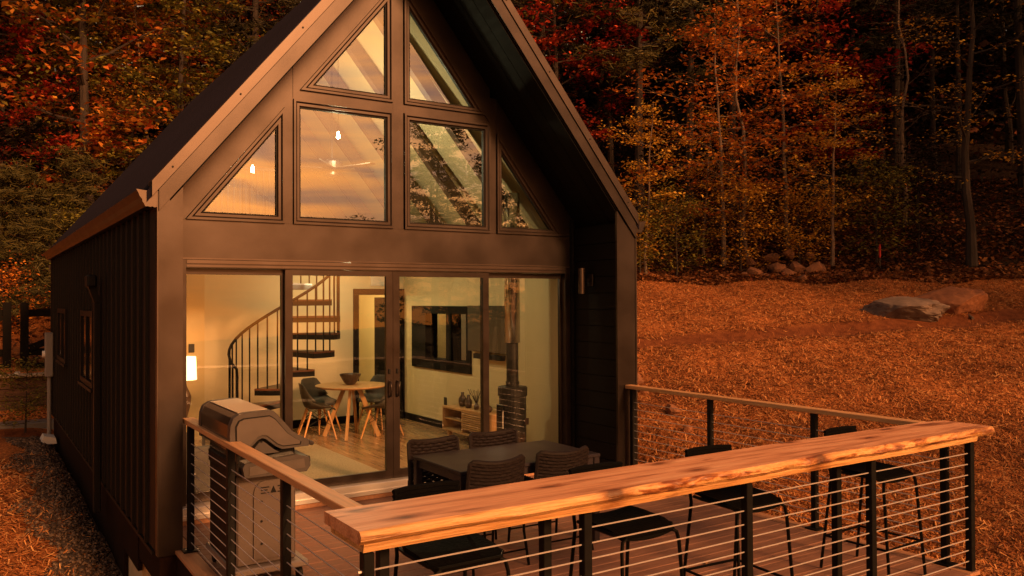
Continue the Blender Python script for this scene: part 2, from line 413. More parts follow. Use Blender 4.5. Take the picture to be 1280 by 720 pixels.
me = quad_mesh('ground', V, F, np.zeros(len(F)), 'ground', smooth=True)
g = bpy.data.objects.new('ground', me); COL.objects.link(g); tag(g, kind='structure')

rng = np.random.default_rng(5)
def scatter_strips(n, xs, ys, L0, L1, W, lift, curl, matname, name, label, cat, yawmain=None, spread=9):
    """n bent two-segment strips lying on the ground at xs, ys"""
    a = rng.uniform(0, math.pi*2, n) if yawmain is None else yawmain+rng.normal(0, spread, n)
    ln = rng.uniform(L0, L1, n); w = rng.uniform(*W, n)
    dx, dy = np.cos(a), np.sin(a); px, py = -dy, dx
    pts = []
    bend = rng.normal(0, .25, n)
    z0 = gz(xs, ys)
    for k, t in enumerate((-.5, 0, .5)):
        cx = xs+dx*ln*t+px*ln*bend*(.25-t*t); cy = ys+dy*ln*t+py*ln*bend*(.25-t*t)
        zz = gz(cx, cy)+lift*rng.uniform(.2, 1, n)+(rng.uniform(0, 1, n)**3*curl if k != 1 else 0)
        tw = rng.normal(0, .4, n)
        pts.append(np.stack([cx-px*w/2, cy-py*w/2, zz-tw*w/2], 1)); pts.append(np.stack([cx+px*w/2, cy+py*w/2, zz+tw*w/2], 1))
    P = np.stack(pts, 1).reshape(-1, 3); b = np.arange(n)*6
    Fq = np.stack([np.stack([b, b+1, b+3, b+2], 1), np.stack([b+2, b+3, b+5, b+4], 1)], 1).reshape(-1, 4)
    r_ = np.repeat(rng.uniform(0, 1, n), 2)
    o = bpy.data.objects.new(name, quad_mesh(name, P, Fq, r_, matname)); COL.objects.link(o)
    return tag(o, label, cat, kind='stuff')
def field_points(n, near=1.0):
    """points over the open field right of the cabin, denser towards the viewer"""
    xs, ys = [], []
    got = 0
    while got < n:
        m = n*3
        dist = 5+20*rng.uniform(0, 1, m)**near; be = np.radians(rng.uniform(38, 67, m))
        x = dist*np.sin(be); y = dist*np.cos(be)
        s = .68*x+.73*y
        ok = (s < 24.3) & ((x > 6.45) | (y < 3.2)) & (x > 5.5)
        ok &= (np.abs(track_d(x, y)) > .46+.12*np.sin(3*x)) | (rng.uniform(0, 1, m) < .04)
        cl = np.array(.5+.5*np.sin(1.7*x+.6*y)*np.sin(1.4*y-.9*x)+.3*np.sin(5*x-3*y))
        ok &= rng.uniform(0, 1, m) < np.clip(.45+.6*cl, .3, 1)
        xs.append(x[ok]); ys.append(y[ok]); got += ok.sum()
    return np.concatenate(xs)[:n], np.concatenate(ys)[:n]
xs, ys = field_points(85000, .85)
scatter_strips(len(xs), xs, ys, .05, .19, (.005, .012), .018, .04, 'straw', 'straw_mulch', 'orange brown straw scattered over the sloping field right of the cabin', 'straw')
m_ = 16000
xs = rng.uniform(-2.5, 1.2, m_); ys = rng.uniform(5.2, 15, m_)
k_ = (xs < .72+.15*np.sin(3*ys)+rng.uniform(0, 1, m_)**4*.5) ; xs, ys = xs[k_], ys[k_]
scatter_strips(len(xs), xs, ys, .07, .26, (.006, .015), .018, .05, 'straw', 'straw_mulch', 'dark orange straw on the ground left of the gravel strip', 'straw')
# leaf litter along the edge of the wood and over the wood floor
def leaves_on_ground(n, x, y, size, name, label):
    a = rng.uniform(0, 6.28, n); s = rng.uniform(size*.6, size*1.3, n)
    ux, uy = np.cos(a)*s, np.sin(a)*s
    z = gz(x, y)+rng.uniform(.008, .05, n); tz = rng.normal(0, .35, n)*s; tz2 = rng.normal(0, .35, n)*s
    P = np.stack([np.stack([x-ux, y-uy, z-tz], 1), np.stack([x+uy*.6, y-ux*.6, z-tz2], 1), np.stack([x+ux, y+uy, z+tz], 1), np.stack([x-uy*.6, y+ux*.6, z+tz2], 1)], 1).reshape(-1, 3)
    Fq = np.arange(4*n).reshape(n, 4)
    o = bpy.data.objects.new(name, quad_mesh(name, P, Fq, rng.uniform(0, 1, n), 'litter')); COL.objects.link(o)
    return tag(o, label, 'leaves', kind='stuff')
n_ = 26000; be = np.radians(rng.uniform(36, 68, n_)); s_ = 23.3+rng.uniform(0, 1, n_)**1.6*11
dist = s_/(.68*np.sin(be)+.73*np.cos(be)); leaves_on_ground(n_, dist*np.sin(be), dist*np.cos(be), .07, 'leaf_litter', 'brown fallen leaves on the floor of the wood behind the field')
n_ = 5000; x = rng.uniform(-4, 4, n_); y = rng.uniform(20, 32, n_); leaves_on_ground(n_, x, y, .08, 'leaf_litter', 'rust fallen leaves on the bank behind the black fence')

# gravel strip along the left wall of the cabin
xs_ = np.linspace(0, 1, 8); ys_ = np.linspace(6.2, 17.3, 60)
gv = []; gf = []
for j, yv in enumerate(ys_):
    xl = .62+.14*math.sin(2.1*yv)+.07*math.sin(5.3*yv)
    for q in xs_: xq = xl+(1.30-xl)*q; gv.append((xq, yv, GZ(xq, yv)+.012))
for j in range(59):
    for i in range(7): a = j*8+i; gf.append((a, a+1, a+9, a+8))
mb = MB(); mb.add(gv, gf); tag(mb.build('gravel_path', 'gravel'), kind='structure')
n_ = 5200
oc = np.array([(1,0,0),(0,1,0),(-1,0,0),(0,-1,0),(0,0,.7),(0,0,-.7)], float)
of = np.array([(0,1,4),(1,2,4),(2,3,4),(3,0,4),(1,0,5),(2,1,5),(3,2,5),(0,3,5)])
yy = rng.uniform(6.2, 17, n_); q = rng.uniform(0, 1, n_)**.8; xl = .55+.14*np.sin(2.1*yy)+.07*np.sin(5.3*yy); xx = xl+(1.25-xl)*q
s = rng.uniform(.012, .034, n_); c = np.stack([xx, yy, gz(xx, yy)+.018], 1)
P = c[:, None, :]+oc[None]*s[:, None, None]*rng.uniform(.6, 1.4, (n_, 6, 1))
Fq = (of[None]+(np.arange(n_)*6)[:, None, None]).reshape(-1, 3)
o = bpy.data.objects.new('gravel', quad_mesh('gravel', P.reshape(-1, 3), Fq, np.repeat(rng.uniform(0, 1, n_), 8), 'stones')); COL.objects.link(o)
tag(o, 'grey brown gravel strip along the left wall of the cabin', 'gravel', kind='stuff')

# ================================================================== CABIN
XL, XR, YF, YB = 1.27, 6.339, 7.2, 17.4         # outer walls, gable face, back
CX = (XL+XR)/2; M_ = 1.2215; ZE = 2.945          # ridge line, roof pitch, eave corner
XI, XJ, YR = 1.456, 6.105, 8.06                  # inner faces of the wing walls, recessed front
ca = math.cos(math.atan(M_)); sa = math.sin(math.atan(M_))
def rk(x, off=0):
    """height of the roof line at x, moved off perpendicular to the slope (up positive)"""
    return ZE+M_*((x-XL) if x <= CX else (XR-x))+off/ca
cabin = thing('cabin', (CX, YF, 0), 'black and bronze A-frame gabled cabin with glazed front behind the deck', 'cabin')

# --- side walls: ribbed metal panels
pm = MB()
pm.prism([(-.012, 0), (-.012, .292), (-.040, .297), (-.040, .326), (-.012, .331), (0, .331), (0, 0)], 'z', 0, 2.86)
pme = pm.mesh('siding_panel', 'black_siding')
wall_l = MB().box(XL, XI, YR, YB, .002, 2.9).build('wall', 'black_siding', cabin)
yv = YF+.06; i = 0
while yv < YB-.2:
    piece('siding_panel', pme, wall_l, (XL-CX, yv-YF, .004)); yv += .331
MB().box(XI-.186, XI, YF+.02, YR, .002, 2.9).build('wing_wall', 'black_board', cabin)
MB().box(XL-.011, XL-.001, YF-.014, YF+.055, -.02, 2.93).build('corner_trim', 'bronze_trim', cabin)
MB().box(XL-.045, XL, YB-.08, YB+.02, -.02, 2.8).build('corner_trim', 'black_siding', cabin)
MB().box(XL-.03, XL+.02, 7.3, YB, -.035, -.002).build('base_trim', 'black_siding', cabin)
MB().box(XL+.01, XL+.05, 8.22, YB, -.42, -.036).build('skirt_board', 'skirt', cabin)
MB().box(XL+.012, XL+.05, 9.05, YB, -.95, -.421).build('skirt_board', 'skirt', cabin)
MB().box(XL+.055, XL+.25, 8.26, YB, -2.2, -.3).build('foundation', 'concrete_tan', cabin)
MB().box(XL+.3, XJ, 8.3, 8.5, -2.2, -.04).build('foundation', 'skirt', cabin)
MB().box(XL+.02, XR-.02, YF+.03, 8.3, -.30, -.004).build('porch_joist', 'skirt', cabin)
# right wall, with the opening of the living room window
WY0, WY1, WZ0, WZ1 = 10.56, 11.86, 1.10, 1.82
rw = MB()
rw.box(XJ+.06, XR, YR, WY0, -1, 2.9); rw.box(XJ+.06, XR, WY1, YB, -1, 2.9)
rw.box(XJ+.06, XR, WY0, WY1, -1, WZ0); rw.box(XJ+.06, XR, WY0, WY1, WZ1, 2.9)
rw.build('wall', 'black_siding', cabin)
ww = MB().box(XJ+.03, XR, YF+.02, YR, .002, 2.9).build('wing_wall', 'black_board', cabin)
bme = MB().box(-.018, 0, 0, YR-YF-.02, 0, .183).mesh('siding_board', 'black_board')
for k in range(15): piece('siding_board', bme, ww, (XJ+.028-CX, .018, .01+k*.191))
bl = MB().box(0, .016, 0, YR-YF-.02, 0, .183).mesh('siding_board', 'black_board')
wb = MB(); wb.box(XL+.2, XR-.2, YB-.1, YB, 0, 2.9); wb.prism([(XL+.2, 2.91), (XR-.2, 2.91), (CX, rk(CX, -.3))], 'y', YB-.1, YB); wb.build('wall', 'black_siding', cabin)
# gable face: pilaster covers
MB().prism([(XL, -.03), (XI+.002, -.03), (XI+.002, rk(XI+.002, -.03)), (XL, rk(XL, -.03))], 'y', YF-.012, YF+.018).build('pilaster', 'bronze', cabin)
MB().prism([(XJ-.002, -.03), (XR+.03, -.03), (XR+.03, 2.86), (XR, rk(XR, -.03)), (XJ-.002, rk(XJ-.002, -.03))], 'y', YF-.012, YF+.018).build('pilaster', 'bronze', cabin)
MB().box(XR+.03, XR+.05, YF-.02, YF+.05, -.03, 2.93).build('corner_trim', 'bronze_trim', cabin)
MB().box(XI-.001, XI+.028, YR-.07, YR-.02, 0, 3.0).build('corner_trim', 'bronze', cabin)
MB().box(XJ-.03, XJ+.001, YR-.07, YR-.02, 0, 3.0).build('corner_trim', 'black_metal', cabin)

# --- roof
for side in (0, 1):
    sgn = 1 if side == 0 else -1
    xe = XL-.09 if side == 0 else XR+.09
    ze = ZE-M_*.09
    mb = MB(); mb.prism([(xe, ze), (CX, rk(CX)), (CX, rk(CX, .055)), (xe, ze+.055/ca)], 'y', YF-.02, YB+.2)
    roof = mb.build('roof', 'roof_metal', cabin)
    if side == 0:                                  # standing seam panels on the slope in view
        ln = (CX-xe)/ca
        sp = MB(); sp.prism([(0, 0), (.40, 0), (.40, .03), (.385, .03), (.385, .006), (0, .006)], 'z', 0, ln)   # local: x along y, y out of the slope
        sme = sp.mesh('roof_panel', 'roof_metal')
        ux = Vector((0, 1, 0)); uz = Vector((ca, 0, sa)); uy = Vector((-sa, 0, ca))
        mrot = Matrix((ux, uy, uz)).transposed().to_4x4()
        k = 0; yv = YF+.1
        while yv < YB+.1:
            o = piece('roof_panel', sme, roof); o.matrix_local = Matrix.Translation((xe-CX, yv-YF, ze+.0555/ca)) @ mrot; yv += .402
    # rake flashing over fascia
    x0 = XL-.055 if side == 0 else XR+.055
    z0 = ZE-M_*.055
    mb = MB(); mb.prism([(x0, z0+.004), (CX, rk(CX)+.004), (CX, rk(CX, .082)), (x0, z0+.082/ca)], 'y', YF-.05, YF+.12)
    fl = mb.build('rake_flashing', 'bronze_trim', cabin)
    for k in range(5):
        t = .06+.21*k; px = x0+(CX-x0)*t; pz = z0+(rk(CX)-z0)*t+.04/ca
        MB().tube([(px, YF-.056, pz), (px, YF-.049, pz)], .009, 6).build('screw', 'black_metal', fl)
    mb = MB()
    if side == 0: mb.prism([(XL, ZE-.175), (XL, ZE-.004), (CX, rk(CX)-.004), (CX, rk(CX, -.115))], 'y', YF-.035, YF-.014)
    else: mb.prism([(XR+.03, ZE-.175-.04), (XR+.03, ZE-.04), (CX, rk(CX)-.004), (CX, rk(CX, -.115))], 'y', YF-.035, YF-.014)
    mb.build('fascia', 'bronze', cabin)
    # soffit under the overhang and roof build-up
    xs0, xs1 = (XI-.1, CX) if side == 0 else (XJ+.13, CX)
    mb = MB(); mb.prism([(xs0, rk(xs0, -.125)), (xs1, rk(CX, -.125)), (xs1, rk(CX, -.01)), (xs0, rk(xs0, -.01))], 'y', YF-.012, YR+.1)
    sof = mb.build('soffit', 'black_board', cabin)
    if side == 1:
        ln = (xs0-CX)/ca
        bm_ = MB().box(0, .2, 0, .012, 0, ln*.96).mesh('soffit_board', 'black_board')
        uz = Vector((-ca, 0, sa)); uy = Vector((-sa, 0, -ca)); ux = Vector((0, 1, 0))
        mrot = Matrix((ux, uy, uz)).transposed().to_4x4()
        for k in range(4):
            o = piece('soffit_board', bm_, sof); o.matrix_local = Matrix.Translation((xs0-CX-.02, .005+k*.207, rk(xs0, -.126)+.02*M_)) @ mrot
MB().prism([(CX-.16, rk(CX)-.13), (CX, rk(CX)+.10), (CX+.16, rk(CX)-.13), (CX, rk(CX)+.075)], 'y', YF-.03, YB+.2).build('ridge_cap', 'roof_metal', cabin)

# --- gutters: K profile, open top, ragged end cap on the left
def gutter(x, s_):
    pr = [(x, 2.80), (x+s_*.085, 2.80), (x+s_*.10, 2.84), (x+s_*.125, 2.87), (x+s_*.148, 2.93), (x+s_*.14, 2.932), (x+s_*.115, 2.875), (x+s_*.09, 2.85), (x+s_*.08, 2.812), (x+s_*.004, 2.812), (x+s_*.004, 2.93), (x, 2.93)]
    g_ = MB().prism(pr, 'y', YF, YB+.15).build('gutter', 'bronze', cabin)
    cap = [(x, 2.80), (x+s_*.02, 2.795), (x+s_*.035, 2.803), (x+s_*.05, 2.797), (x+s_*.07, 2.802), (x+s_*.088, 2.80), (x+s_*.098, 2.825), (x+s_*.108, 2.835), (x+s_*.112, 2.86), (x+s_*.13, 2.88), (x+s_*.136, 2.90), (x+s_*.155, 2.937), (x+s_*.06, 2.925), (x, 2.93)]
    MB().prism(cap, 'y', YF-.012, YF-.001).build('end_cap', 'bronze_trim', g_)
gutter(XL-.012, -1); gutter(XR+.052, 1)
# downspout on the left wall
ds = MB()
ds.box(1.14, 1.21, 10.20, 10.31, -.30, 2.02, .008)
ds.build('downspout', 'black_metal', cabin)
MB().add([(1.14, 10.20, 2.02), (1.21, 10.20, 2.02), (1.21, 10.31, 2.02), (1.14, 10.31, 2.02), (1.08, 10.20, 2.2), (1.15, 10.20, 2.24), (1.15, 10.31, 2.24), (1.08, 10.31, 2.2)], [(0,1,5,4),(1,2,6,5),(2,3,7,6),(3,0,4,7),(4,5,6,7),(0,3,2,1)]).build('downspout_elbow', 'black_metal', cabin)
MB().box(1.06, 1.16, 10.12, 10.40, 2.19, 2.33, .02).build('leader_head', 'black_metal', cabin)
# windows of the left wall
for (y0, y1, z0, z1) in ((10.9, 12.2, 1.0, 1.92), (14.25, 15.65, 1.08, 1.92)):
    w = MB(); x0 = XL-.075
    for (a, b, c, d) in ((y0, y1, z0, z0+.07), (y0, y1, z1-.07, z1), (y0, y0+.07, z0+.07, z1-.07), (y1-.07, y1, z0+.07, z1-.07), ((y0+y1)/2-.03, (y0+y1)/2+.03, z0+.07, z1-.07)):
        w.box(x0, XL-.0, a, b, c, d)
    w = w.build('window', 'black_metal', cabin)
    MB().box(XL-.052, XL-.046, y0+.07, y1-.07, z0+.07, z1-.07).build('pane', 'screen', w)
    MB().box(x0-.02, XL-.0, y0-.04, y1+.04, z0-.04, z0-.001).build('sill', 'black_metal', w)

# --- recessed glazed front
FY = YR-.02                                        # face of the trim
MB().box(XI, XJ, FY, FY+.16, 2.425, 2.79).build('beam', 'bronze', cabin)
MB().box(XI, XJ, FY-.012, FY-.001, 2.423, 2.437).build('drip_edge', 'bronze_trim', cabin)
MB().prism([(3.742, 2.792), (3.862, 2.792), (3.862, rk(3.862, -.13)), (CX, rk(CX, -.13)), (3.742, rk(3.742, -.13))], 'y', FY, FY+.15).build('centre_post', 'bronze', cabin)
for (a, b) in ((2.578, 2.660), (2*CX-2.660, 2*CX-2.578)):
    zt = max(rk(a, -.13), rk(b, -.13)); za, zb = rk(a, -.13), rk(b, -.13)
    MB().prism([(a, 2.792), (b, 2.792), (b, min(zb, 4.34)), (a, min(za, 4.34))], 'y', FY+.002, FY+.15).build('post', 'bronze', cabin)
for (a, b) in ((2.661, 3.741), (3.863, 2*CX-2.661)):
    MB().box(a, b, FY+.001, FY+.15, 4.035, 4.128).build('lintel', 'bronze', cabin)
lw = lambda x: 2.80+M_*1.01*(x-1.650)              # lower line of the sloping trim
for s_ in (0, 1):
    q = lambda x: x if s_ == 0 else 2*CX-x
    poly = [(q(XI), 2.792), (q(1.645), 2.792), (q(2.577), lw(2.577)), (q(2.577), rk(2.577, -.13)), (q(XI), rk(XI, -.13))]
    MB().prism(poly, 'y', FY-.006, FY+.15).build('rake_board', 'bronze', cabin)
    poly = [(q(2.661), lw(2.661)), (q(3.741), lw(3.741)), (q(3.741), rk(3.741, -.13)), (q(2.661), rk(2.661, -.13))]
    MB().prism(poly, 'y', FY-.006, FY+.15).build('rake_board', 'bronze', cabin)
def inset(poly, d):
    """shrink a convex outline by d"""
    n = len(poly); out = []
    ar = sum(poly[i][0]*poly[(i+1) % n][1]-poly[(i+1) % n][0]*poly[i][1] for i in range(n)); sg = 1 if ar > 0 else -1
    ls = []
    for i in range(n):
        (x0, y0), (x1, y1) = poly[i], poly[(i+1) % n]; l_ = math.hypot(x1-x0, y1-y0); nx_, ny_ = -(y1-y0)/l_*sg, (x1-x0)/l_*sg
        ls.append((x0+nx_*d, y0+ny_*d, x1-x0, y1-y0))
    for i in range(n):
        x1, y1, a, b = ls[i-1]; x2, y2, c, d_ = ls[i]
        den = a*d_-b*c; t = ((x2-x1)*d_-(y2-y1)*c)/den; out.append((x1+a*t, y1+b*t))
    return out
def gable_window(poly):
    i1 = inset(poly, .022)
    w = MB().ring(poly, i1, FY-.026, FY+.10).build('window', 'bronze', cabin)
    MB().bevel_ring(inset(poly, .0222), inset(poly, .036), FY-.020, FY-.006).build('moulding', 'bronze_trim', w)
    MB().ring(inset(poly, .0362), inset(poly, .060), FY-.010, FY+.08).build('sash', 'bronze', w)
    MB().bevel_ring(inset(poly, .0602), inset(poly, .0735), FY-.006, FY+.012).build('moulding', 'bronze_trim', w)
    MB().ring(inset(poly, .07), inset(poly, .078), FY+.010, FY+.05).build('glazing_bead', 'black_metal', w)
    p = inset(poly, .0745); MB().add([(a, FY+.03, b) for a, b in p], [tuple(range(len(p)))]).build('pane', 'glass', w)
e_ = .003
for s_ in (0, 1):
    q = lambda x: x if s_ == 0 else 2*CX-x
    gable_window([(q(1.652+e_), 2.793), (q(2.577-e_), 2.793), (q(2.577-e_), lw(2.577)-.008)])
    gable_window([(q(2.661+e_), 2.793), (q(3.741-e_), 2.793), (q(3.741-e_), 4.032), (q(2.661+e_), 4.032)])
    gable_window([(q(2.735), 4.131), (q(3.741-e_), 4.131), (q(3.741-e_), lw(3.741)-.008)])
# sliding doors
DZ0, DZ1 = .155, 2.42
fr = MB()
fr.box(XI+.03, 5.985+.11, FY-.01, FY+.13, 2.345, DZ1); fr.box(XI+.03, 1.655, FY-.01, FY+.13, DZ0, 2.345); fr.box(6.0, XJ-.001, FY-.01, FY+.13, DZ0, 2.345)
fr.build('door_frame', 'door_bronze', cabin)
MB().box(1.66, 6.0, FY-.018, FY-.011, 2.385, 2.415).build('door_track', 'bronze_trim', cabin)
MB().box(1.66, 6.0, FY-.016, FY-.011, 2.352, 2.372).build('door_track', 'bronze_trim', cabin)
MB().box(XI+.01, XJ-.01, FY-.09, FY+.12, .045, DZ0-.002, .006).build('threshold', 'silver', cabin)
MB().box(XI+.01, XJ-.01, FY-.11, FY-.091, .045, .085).build('threshold_lip', 'silver', cabin)
for i, (a, b, yo, hx) in enumerate(((1.655, 2.640, .06, None), (2.585, 3.738, .0, 3.695), (3.742, 4.93, .0, 3.785), (4.875, 6.0, .06, None))):
    y0, y1 = FY+.006+yo, FY+.05+yo
    l_, r_ = (a+.02 if i == 0 else a+.075), (b-.025 if i == 3 else b-.075)
    p = MB(); p.box(a, l_, y0, y1, DZ0+.003, 2.343); p.box(r_, b, y0, y1, DZ0+.003, 2.343); p.box(l_, r_, y0+.001, y1-.001, 2.285, 2.342); p.box(l_, r_, y0+.001, y1-.001, DZ0+.004, .245)
    p = p.build('door_panel', 'door_bronze', cabin)
    MB().add([(l_, y0+.02, .245), (r_, y0+.02, .245), (r_, y0+.02, 2.285), (l_, y0+.02, 2.285)], [(0,1,2,3)]).build('pane', 'door_glass', p)
    if hx:
        MB().tube([(hx, y0-.002, 1.02), (hx, y0-.045, 1.03), (hx, y0-.05, 1.08), (hx, y0-.05, 1.12), (hx, y0-.045, 1.17), (hx, y0-.002, 1.18)], .011, 8).build('handle', 'door_bronze', p, smooth=True)
        MB().box(hx-.012, hx+.012, y0-.012, y0-.001, 1.26, 1.31, .003).build('lock', 'black_metal', p)
# blind cassette beside the left jamb, stop bolt under the meeting stiles
MB().box(1.487, 1.53, FY-.05, FY-.011, 2.02, 2.42).build('shade_box', 'black_metal', cabin)

# --- inside shell
IX0, IX1, IY0, IY1 = XI+.02, XJ, YR+.14, 12.7
MB().box(IX0, IX1+.05, FY+.121, IY1+2.6, -.1, .05).build('interior_floor', 'floor_wood', cabin)
w = MB(); w.box(IX1, IX1+.058, YR+.11, WY0-.12, .05, 2.9); w.box(IX1, IX1+.058, WY1+.49, 15.3, .05, 2.9)
w.box(IX1, IX1+.058, WY0-.12, WY1+.49, .05, .95); w.box(IX1, IX1+.058, WY0-.12, WY1+.49, 1.94, 2.9)
iw = w.build('interior_wall', 'wall_paint', cabin)
MB().box(IX1-.018, IX1-.001, YR+.12, IY1, .051, .16).build('baseboard', 'black_board', iw)
iwl = MB().box(IX0-.015, IX0+.03, YR+.11, 15.3, .05, 2.9).build('interior_wall', 'wall_paint', cabin)
w = MB(); w.box(IX0+.03, 5.28, IY1, IY1+.12, .05, 2.6); w.box(6.02, IX1, IY1, IY1+.12, .05, 2.6); w.box(5.28, 6.02, IY1, IY1+.12, 2.12, 2.6)
iwb = w.build('interior_wall', 'wall_white', cabin)
MB().box(IX0+.03, 5.20, IY1-.02, IY1-.001, .051, .17).build('baseboard', 'black_board', iwb)
MB().box(IX0+.03, 2.82, 12.45, IY1-.001, .05, 2.6).build('wall_return', 'wall_paint', iwb)
t_ = MB(); t_.box(5.195, 5.285, IY1-.03, IY1+.13, .05, 2.12); t_.box(6.02, 6.10, IY1-.03, IY1+.13, .05, 2.12); t_.box(5.195, 6.10, IY1-.03, IY1+.13, 2.121, 2.22)
dc = t_.build('door_casing', 'black_board', cabin)
MB().bar((6.0, 12.84, 1.07), (5.965, 13.56, 1.07), .04, 2.02).build('interior_door', 'black_board', cabin)
w = MB(); w.box(4.2, 6.16, 14.6, 14.7, .05, 2.6); w.box(4.2, 4.28, 12.83, 14.6, .05, 2.6); w.build('back_room_wall', 'wall_paint', cabin)
t_ = MB(); t_.box(5.40, 5.46, 14.55, 14.598, .05, 2.05); t_.box(5.46, 5.75, 14.56, 14.598, .05, 2.0); t_.build('back_room_door', 'black_board', cabin)
MB().box(IX0, IX1, 10.75, 15.3, 2.60, 2.80).build('loft_floor', 'wall_white', cabin)
# sloping ceilings, rafters
for s_ in (0, 1):
    q = lambda x: x if s_ == 0 else 2*CX-x
    poly = [(q(XI-.02), 2.905), (q(CX), rk(CX, -.28)), (q(CX), rk(CX, -.24)), (q(XI-.04), 2.96)]
    MB().prism(poly, 'y', YR+.13, 15.4).build('ceiling', 'ceiling_paint', cabin)
    for k in range(7):
        y0 = 8.75+k*1.0
        d_ = .15
        poly = [(q(XI+.06), rk(XI+.06, -.285)), (q(CX), rk(CX, -.285)), (q(CX), rk(CX, -.285-d_)), (q(XI+.06), rk(XI+.06, -.285-d_))]
        MB().prism(poly, 'y', y0, y0+.11).build('rafter', 'beam_wood', cabin)
MB().prism([(XI-.02, 2.801), (2*CX-XI+.02, 2.801), (CX, rk(CX, -.26))], 'y', 15.31, 15.4).build('gable_wall', 'wall_white', cabin)
# loft railing
for k in range(14):
    x = 2.42+k*.075
    MB().box(x, x+.016, 10.78, 10.80, 2.80, 3.72).build('loft_baluster', 'black_metal', cabin)
MB().box(2.40, 3.42, 10.77, 10.81, 3.72, 3.76).build('loft_handrail', 'black_metal', cabin)
# window in the right wall, seen from the room
wr_ = MB(); y0, y1, z0, z1 = WY0-.12, WY1+.49, .95, 1.94
xa, xb = IX1-.03, IX1+.06
wr_.box(xa, xb, y0, y1, z1-.12, z1); wr_.box(xa, xb, y0, y1, z0, z0+.16); wr_.box(xa, xb, y0, WY0, z0+.16, z1-.12); wr_.box(xa, xb, WY1, y1, z0+.16, z1-.12)
wr_.box(xa+.02, xb+.05, 11.05, 11.21, z0+.16, z1-.12)
wn_ = wr_.build('window', 'black_board', cabin)
for (a, b) in ((WY0, 11.05), (11.21, WY1)): MB().box(xb+.02, xb+.024, a, b, z0+.16, z1-.12).build('pane', 'glass', wn_)

# ================================================================== DECK
DX0, DX1, DY0, DY1 = 1.40, 6.305, 3.30, 7.96
deck = thing('deck', (3.85, 5.6, 0), 'reddish brown plank deck in front of the cabin', 'deck')
bme = MB().box(-(DX1-DX0)/2+.146, (DX1-DX0)/2-.146, -.0675, .0675, -.025, 0, .003).mesh('deck_board', 'deck_board')
def rand_offset(mname):
    """give every object using this material its own stretch of grain"""
    t = MATS[mname].node_tree; mp = [n for n in t.nodes if n.type == 'MAPPING'][0]
    oi = t.nodes.new('ShaderNodeObjectInfo'); ml = t.nodes.new('ShaderNodeMath'); ml.operation = 'MULTIPLY'; ml.inputs[1].default_value = 57
    t.links.new(oi.outputs['Random'], ml.inputs[0]); cx_ = t.nodes.new('ShaderNodeCombineXYZ')
    for i in range(3): t.links.new(ml.outputs[0], cx_.inputs[i])
    t.links.new(cx_.outputs[0], mp.inputs['Location'])
for q in ('deck_board', 'oak', 'timber', 'rock', 'black_board', 'tread_wood'): rand_offset(q)
y = DY0+.146+.0675
while y < DY1-.03:
    yy_ = y; piece('deck_board', bme, deck, ((DX0+DX1)/2-3.85, yy_-5.6, random.uniform(-.0015, .0015))); y += .1405
for x in (DX0, DX1-.14): MB().box(x, x+.14, DY0, DY1, -.026, .001, .003).build('border_board', 'deck_edge', deck)
MB().box(DX0+.145, DX1-.145, DY0, DY0+.14, -.026, .001, .003).build('border_board', 'deck_board', deck)
MB().box(XI, XJ, DY1+.004, FY-.09, -.02, .044, .004).build('step_board', 'deck_edge', deck)
for (a, b, c, d) in ((DX0+.01, DX0+.05, DY0+.02, YF-.02), (DX1-.05, DX1-.01, DY0+.02, YF-.02)): MB().box(a, b, c, d, -.27, -.027).build('rim_joist', 'skirt', deck)
MB().box(DX0+.05, DX1-.05, DY0+.02, DY0+.06, -.27, -.027).build('rim_joist', 'skirt', deck)
for k in range(10):
    x = DX0+.4+k*.46; MB().box(x, x+.04, DY0+.06, DY1, -.2, -.027).build('joist', 'skirt', deck)
for (x, y) in ((1.7, 3.5), (3.85, 3.5), (6.0, 3.5), (6.0, 6.6), (1.75, 6.4)): MB().box(x-.07, x+.07, y-.07, y+.07, GZ(x, y)-.2, -.2).build('pier', 'concrete_tan', deck)

RZ_ = 1.064
def post(x, y, top, root, base=True, z0=.0, w=.05):
    p = MB().box(x-w/2, x+w/2, y-w/2, y+w/2, z0+.003, top, .003).build('post', 'black_metal', root)
    if base:
        b = MB().box(x-.062, x+.062, y-.062, y+.062, .002, .014).build('base_plate', 'black_metal', p)
    return p
def side_rail(x, ys_, label, wx):
    rt = thing('deck_railing', (x, 5.4, 0), label, 'railing')
    h = MB().box(wx[0], wx[1], 3.70, YF+.085 if x < 3 else YF-.02, RZ_-.04, RZ_, .004).build('handrail', 'rail_wood', rt)
    for y in ys_: post(x, y, RZ_-.041, rt)
    for k in range(11):
        z = .074+.08*k
        c = MB().tube([(x, 3.45, z), (x, ys_[0], z)], .0036, 5).build('cable', 'steel_cable', rt)
    return rt
side_rail(1.505, (7.12, 5.88, 4.68), 'left deck railing with orange wood handrail, black posts and steel cables beside the grill', (1.472, 1.566))
side_rail(6.245, (7.10, 5.93, 4.70), 'right deck railing with wood handrail and steel cables facing the open field', (6.20, 6.30))
fr_ = thing('deck_railing', (3.85, 3.36, 0), 'front cable railing of black posts below the live edge bar', 'railing')
FP = (1.43, 2.62, 3.82, 5.03, 6.255); FYP = 3.345
for x in FP: post(x, FYP, .955, fr_, base=False, z0=-.22)
for k in range(11):
    z = .074+.08*k; MB().tube([(FP[0], FYP, z), (FP[-1], FYP, z)], .0038, 5).build('cable', 'steel_cable', fr_)
ends = MB()
for k in range(11):
    for x in (FP[0]-.03, FP[-1]+.03): ends.tube([(x-.012, FYP, .074+.08*k), (x+.012, FYP, .074+.08*k)], .007, 6)
ends.build('cable_fitting', 'steel_cable', fr_)

